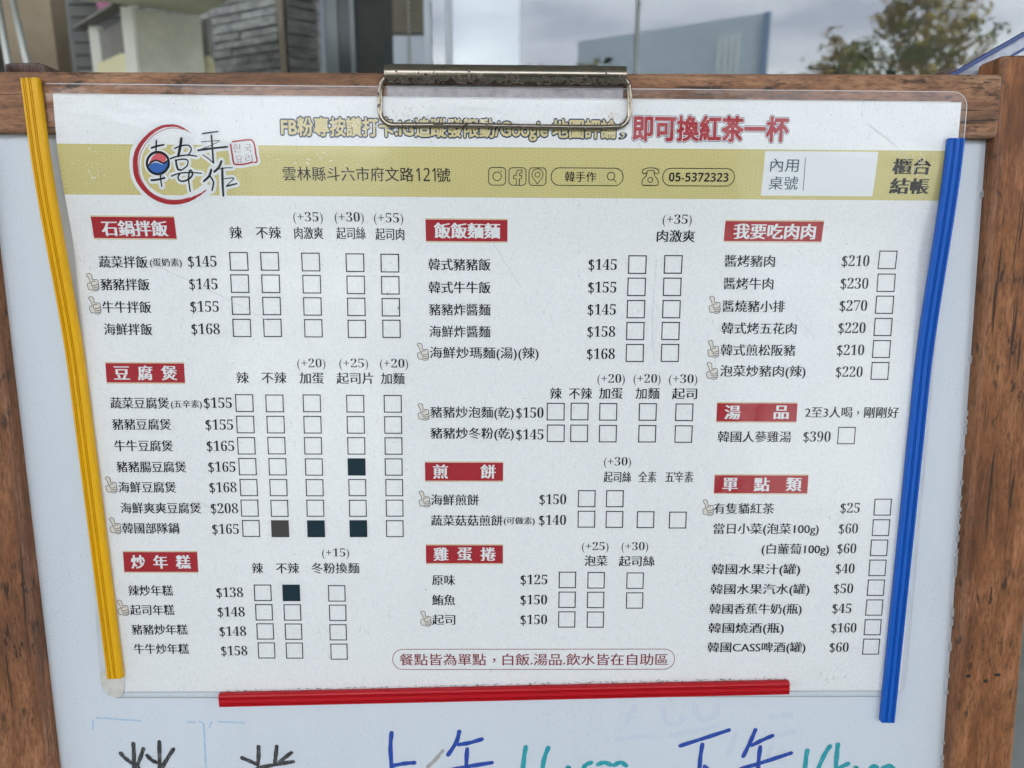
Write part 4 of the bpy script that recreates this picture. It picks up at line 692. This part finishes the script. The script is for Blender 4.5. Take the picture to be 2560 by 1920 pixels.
for S_ in SECTIONS:
    a, b, v0, v1 = S_['plaque']
    pl = Ink(); pl.grid(a, v0, b, v1, M_RED, .06, 6); pl.grid(a - .1, v0 - .55, b + .1, v0 - .15, M_GOLD, .05, 1); pl.grid(a - .1, v1 + .15, b + .1, v1 + .55, M_GOLD, .05, 1)
    po = pl.build('section_title', ms)
    tl = Ink()
    for s, u0, u1, v in S_['title']: tl.text(s, u0, u1, v, 7.9, M_WHITE, .12, 0, ((-.028, 0), (0, 0), (.028, 0), (.045, 0)), step=.006)
    tl.build('title_lettering', po)
    if S_['hdr']:
        h = Ink()
        for q in S_['hdr']: run(h, *q)
        h.build('column_heading', ms)
    for r in S_['rows']:
        ink = Ink()
        for q in r['text']: run(ink, *q)
        for u, v in r['boxes']: ink.frame(u - BOX / 2 + .15, v - BOX / 2 + .15, u + BOX / 2 - .15, v + BOX / 2 - .15, 0, .52, M_INK, .12)
        o = ink.build('menu_row', ms)
        if r['thumb']:
            th = Ink(); thumb(th, *r['thumb']); th.build('thumb_icon', o)
nt = Ink(); nt.frame(-61.9, 141.2, 86.8, 152.6, 5.4, .34, M_DRED, .12); k2 = ((-.006, 0), (.014, 0)); nt.text('餐點皆為單點', -58.3, -12.9, 147.0, 7.2, M_DRED, .12, 0, k2); nt.text('，', -9.3, -7.9, 147.6, 7.2, M_DRED, .12, 0, k2); nt.text('白飯.湯品.飲水皆在自助區', -4.1, 83.3, 147.0, 7.2, M_DRED, .12, 0, k2)
nt.build('footer_notice', ms)
for u, v, k in STICKERS:
    s_ = Ink(); s_.grid(u - BOX / 2, v - BOX / 2, u + BOX / 2, v + BOX / 2, M_STKG if k == 'g' else M_STK, .5, 2); s_.build('tape_square', ms)
# grime: dark flecks and a few scuffs, torn corner tape
gr = Ink(); rnd = random.Random(9); M_FLECK = mat('dark grime', (.05, .045, .04), .7)
for (u, v, s) in ((-156.2, -131.5, .5), (-128, -124, .5), (-61, -44.5, .9), (-56, -37.5, 1.0), (83, 45.5, 1.0), (90, 5, .4), (-7, -34, .4), (48, -60, .4), (-95, 137, .3), (-44, 108, .6), (-107, 148, .4), (165, 155, .6), (172, 158, .6), (168, 158.5, .5), (178, 157, .6), (187.7, 76, .5), (-62, -56, .5), (30, 40, .3), (-30, 80, .4), (110, -20, .35), (150, 125, .35)):
    a = rnd.uniform(0, 3); gr.poly([(u + s * .45 * math.cos(a + t_ * .785) * rnd.uniform(.4, .9), v + s * math.sin(a + t_ * .785) * rnd.uniform(.5, 1.1)) for t_ in range(8)], M_FLECK, .5)
for k in range(260):
    t_ = rnd.random(); u = -150 + 296 * t_; v = 164.6 - 6.75 * t_ + rnd.gauss(-.2, .35); gr.line([(u, v), (u + rnd.uniform(.3, 1.4), v + rnd.uniform(-.15, .1))], rnd.uniform(.1, .28), M_FLECK, .46, cap=False)
gr.build('grime_fleck', ms)
scr = Ink(); M_SCR = mat('scratch in film', (.56, .57, .57), .5)
for pts in (((-178, -60), (-140, -42), (-118, -30)), ((165, -125), (178, -116), (186, -108)), ((-160, 60), (-150, 66)), ((70, -62), (69, -30), (71, -10)), ((-10, -70), (4, -48)), ((140, -35), (150, -24))):
    scr.line(smooth(pts), .22, M_SCR, .47, cap=False)
scr.build('scratch_mark', ms)
sf_ = Ink(); rnd = random.Random(31); M_SCUF = mat('white scuff', (.82, .83, .84), .5)
for cu, cv, su, sv, n, an in ((-74, -127.5, 8, 4, 70, 1.2), (-45, -131, 7, 2.2, 30, 1.5), (-18, -127.5, 7, 2.5, 70, .2), (-35, -125.2, 12, 1.2, 60, 1.5), (-150, -130.5, 5, 1.2, 14, .5), (-95, -108, 12, 4, 16, .1), (192, -112, 3, 6, 30, .9), (-196, -104, 4, 4, 20, .6)):
    for k in range(n):
        u, v = rnd.gauss(cu, su), rnd.gauss(cv, sv); l = rnd.uniform(.4, 2.2); a = rnd.gauss(an, .4)
        if v > -134.5: sf_.line([(u, v), (u + l * math.cos(a), v + l * math.sin(a))], [rnd.uniform(.1, .4), .08], M_SCUF, .46 + .0005 * k, cap=False)
sf_.line(smooth([(-1.5, -134.5), (-3, -131), (-6.5, -127), (-11, -123.5)]), .3, M_SCUF, .46, cap=False)
sf_.build('white_scuff', ms)
st_ = Ink(); rnd = random.Random(5)
M_RSTAIN = mat('rust stain', (.55, .42, .3), .6)
for cu, cv, su, sv, n in ((-50, -127, 5, 2, 30), (46, -126.5, 3.5, 1.6, 40), (30, -125, 8, .8, 20)):
    for k in range(n):
        u, v = rnd.gauss(cu, su), rnd.gauss(cv, sv); st_.line([(u, v), (u + rnd.uniform(-.2, .2), v + rnd.uniform(.3, 1.2))], rnd.uniform(.15, .4), M_RSTAIN, .45 + .0004 * k, cap=False)
st_.build('rust_stain', ms)
tp = Ink(); pts = [(-214.5, 153.5), (-209, 151.5), (-203.5, 153), (-203, 160), (-204.5, 166.5), (-209, 168), (-213.5, 164), (-215, 158)]
tp.poly([tuple(p) for p in smooth(pts + pts[:1], 4)[:-1]], noisy('yellowed tape', (.62, .62, .58), (.5, .48, .42), 250, .5), .55); tp.build('corner_tape', ms)

# ------------------------------------------------------------------ magnetic strips holding the sheet
def prof_s(v): s = min(1, max(0, (v + 2) / -115)); return .3 + 8.3 * s * s * (3 - 2 * s)      # the stiff strip bends more gently than the sheet
def strip(name, path, half, hgt, prof_w, m, label, group='magnetic holding strips'):
    # path: (u, v) points; prof_w: list of (w, h) across
    V, F = [], []; n = len(prof_w)
    Q = [Vector(p) for p in path]
    for i, p in enumerate(Q):
        t = (Q[min(i + 1, len(Q) - 1)] - Q[max(i - 1, 0)]).normalized(); s = Vector((t.y, -t.x)) * (1 if t.y > .5 else -1)
        for w_, h_ in prof_w:
            q = p + s * w_; V.append((q.x * mm, -(max(prof(q.y), prof_s(q.y)) + .6 + h_) * mm, -q.y * mm))
    for i in range(len(Q) - 1):
        for j in range(n): F.append((i * n + j, i * n + (j + 1) % n, (i + 1) * n + (j + 1) % n, (i + 1) * n + j))
    F.append(tuple(range(n))); F.append(tuple(range((len(Q) - 1) * n, len(Q) * n))[::-1])
    me = bpy.data.meshes.new(name); me.from_pydata(V, [], F); bm = bmesh.new(); bm.from_mesh(me); bmesh.ops.recalc_face_normals(bm, faces=bm.faces[:]); bm.to_mesh(me); bm.free()
    o = link(name, me, m); o.matrix_world = BOARD; return tag(o, label, 'magnetic strip', group)
def plast(name, c, c2):
    m = mat(name, c, .36, spec=.25); g = G(m); n = g.noise(g.map((30, 30, 30)), 1, 5, .6); d = g.noise(g.map((900, 900, 700)), 1, 3, .6)
    g.col(g.mix(g.ramp(d, (.66, 0.), (.75, .7)), g.mix(n, c, c2), tuple(x * .35 for x in c))); g.rough(g.ramp(n, (.3, .3), (.7, .5))); g.bump(d, .1, .0003); return m
def section(hw, h, g1, g2, dg=.6):
    s = [(-hw, 0), (-hw, h * .72), (-hw + .4, h * .95)]
    for c in (g1, g2):
        for a in (c - .4, c + .4): s += [(a - .24, h), (a - .1, h - dg), (a + .1, h - dg), (a + .24, h)]
    return s + [(hw - 1.2, h), (hw - .45, h * .9), (hw, h * .6), (hw, 0)]
lin = lambda a, b, n: [(a[0] + (b[0] - a[0]) * i / n, a[1] + (b[1] - a[1]) * i / n) for i in range(n + 1)]
strip('magnetic_strip', lin((-220.0, -141.4), (-206.4, 155.7), 70), 5, 3.3, section(4.0, 3.3, -2.0, .6), plast('yellow vinyl', (.74, .40, .006), (.66, .35, .005)), 'yellow grooved magnetic strip down the left edge of the menu')
strip('magnetic_strip', lin((206.4, -118.4), (201.8, 181.5), 70), 5, 3.3, section(3.8, 3.3, -1.5, 1.6), plast('blue vinyl', (.004, .09, .44), (.006, .11, .5)), 'blue grooved magnetic strip down the right edge of the menu')
strip('magnetic_strip', lin((-152.8, 168.5), (147.6, 161.8), 60), 5, 4.2, [(-w_, h_) for w_, h_ in section(3.6, 3.3, -1.7, 1.5)][::-1], plast('red vinyl', (.5, .006, .014), (.42, .006, .012)), 'red grooved magnetic strip along the bottom edge of the menu')

# ------------------------------------------------------------------ board clip
cl = empty('board_clip', BOARD, label='rusty metal board clip gripping the top rail and menu', cat='clip')
def rust(name, top):
    m = mat(name, (.36, .33, .27), .34, 1.0); g = G(m); n = g.noise(g.map((330, 330, 330)), 1, 4, .6); z = g.sep(g.co)[2]
    low = g.ramp(g.math('MULTIPLY_ADD', z, -62.), (0., 0.), (1., 1.)); low = g.n('MapRange'); low.inputs['From Min'].default_value = .1462; low.inputs['From Max'].default_value = .1398; low.inputs['To Min'].default_value = 0; low.inputs['To Max'].default_value = top; g.put(low.inputs[0], z)
    k = g.ramp(g.math('ADD', n, low.outputs[0]), (.68, 0.), (.77, 1.))
    g.col(g.mix(k, g.mix(g.noise(g.map((60, 60, 60)), 1), (.36, .32, .26), (.23, .2, .155)), (.035, .022, .012))); g.put(g.b.inputs['Metallic'], g.math('SUBTRACT', 1., k)); g.rough(g.ramp(k, (0., .22), (1., .8))); g.bump(n, .15, .0004); return m
M_RUST = rust('rusty nickel', .27); M_BAIL = rust('worn nickel wire', .12)
# rolled barrel with a rear plate that drops behind the rail
bm = bmesh.new(); prof_b = [(8.3 + .2, -140.3)] ; cyl = []
for k in range(15):
    a = R(-100 + 250 * k / 14); cyl.append((12.2 + 4.2 * math.cos(a), -144.6 + -4.2 * math.sin(a)))
prof_c = cyl + [(4, -149.6), (-12.4, -149.8), (-13.6, -149.2), (-13.8, -128), (-12.4, -128), (-12.3, -148.4), (4, -148.5), (9, -147.0), (9.2, -142.5), (11.4, -140.9)]
for ua, ub in ((-58.7, -7.0), (-7.0, 8.6), (8.6, 50.8)):
    mid = (ua == -7.0); pr = [(o, v + (1.0 if mid and v < -148.9 else 0)) for o, v in prof_c]
    A = [bm.verts.new(P(ua, v, o)) for o, v in pr]; B_ = [bm.verts.new(P(ub, v, o)) for o, v in pr]; n = len(A)
    for i in range(n): bm.faces.new((A[i], A[(i + 1) % n], B_[(i + 1) % n], B_[i]))
    bm.faces.new(A[::-1]); bm.faces.new(B_)
o = bm_obj('spring_barrel', bm, M_RUST, cl, smooth=True); o.data.set_sharp_from_angle(angle=R(40))
cp = Ink(); cp.grid(-58.4, -140.6, 50.5, -135.3, noisy('brushed steel plate', (.2, .18, .19), (.34, .31, .32), 260, .4), .2, 4); cp.build('clip_plate', cl)
def lift_p(u, v, extra): return P(u, v, prof(v) + extra)
wire = [P(-57.5, -143.5, 12), P(-59.2, -142.5, 12), P(-60.8, -140.5, 11.4), lift_p(-61.6, -136, 2.6), lift_p(-61.6, -130, 2.0)]
for k in range(6): a = R(180 - 90 * k / 5); wire.append(lift_p(-55.6 + 6.0 * math.cos(a), -128.0 + 5.6 * math.sin(a), 1.9))
for u in range(-48, 48, 8): wire.append(lift_p(u, -122.3 + .25 * math.sin(u * .05), 1.9))
for k in range(6): a = R(90 - 90 * k / 5); wire.append(lift_p(47.6 + 5.6 * math.cos(a), -128.0 + 5.6 * math.sin(a), 1.9))
wire += [lift_p(53.4, -131, 2.0), lift_p(53.2, -136, 2.6), P(52.6, -140.5, 11.4), P(51.4, -142.5, 12), P(50, -143.5, 12)]
tube('wire_bail', wire, 1.2 * mm, M_BAIL, cl)
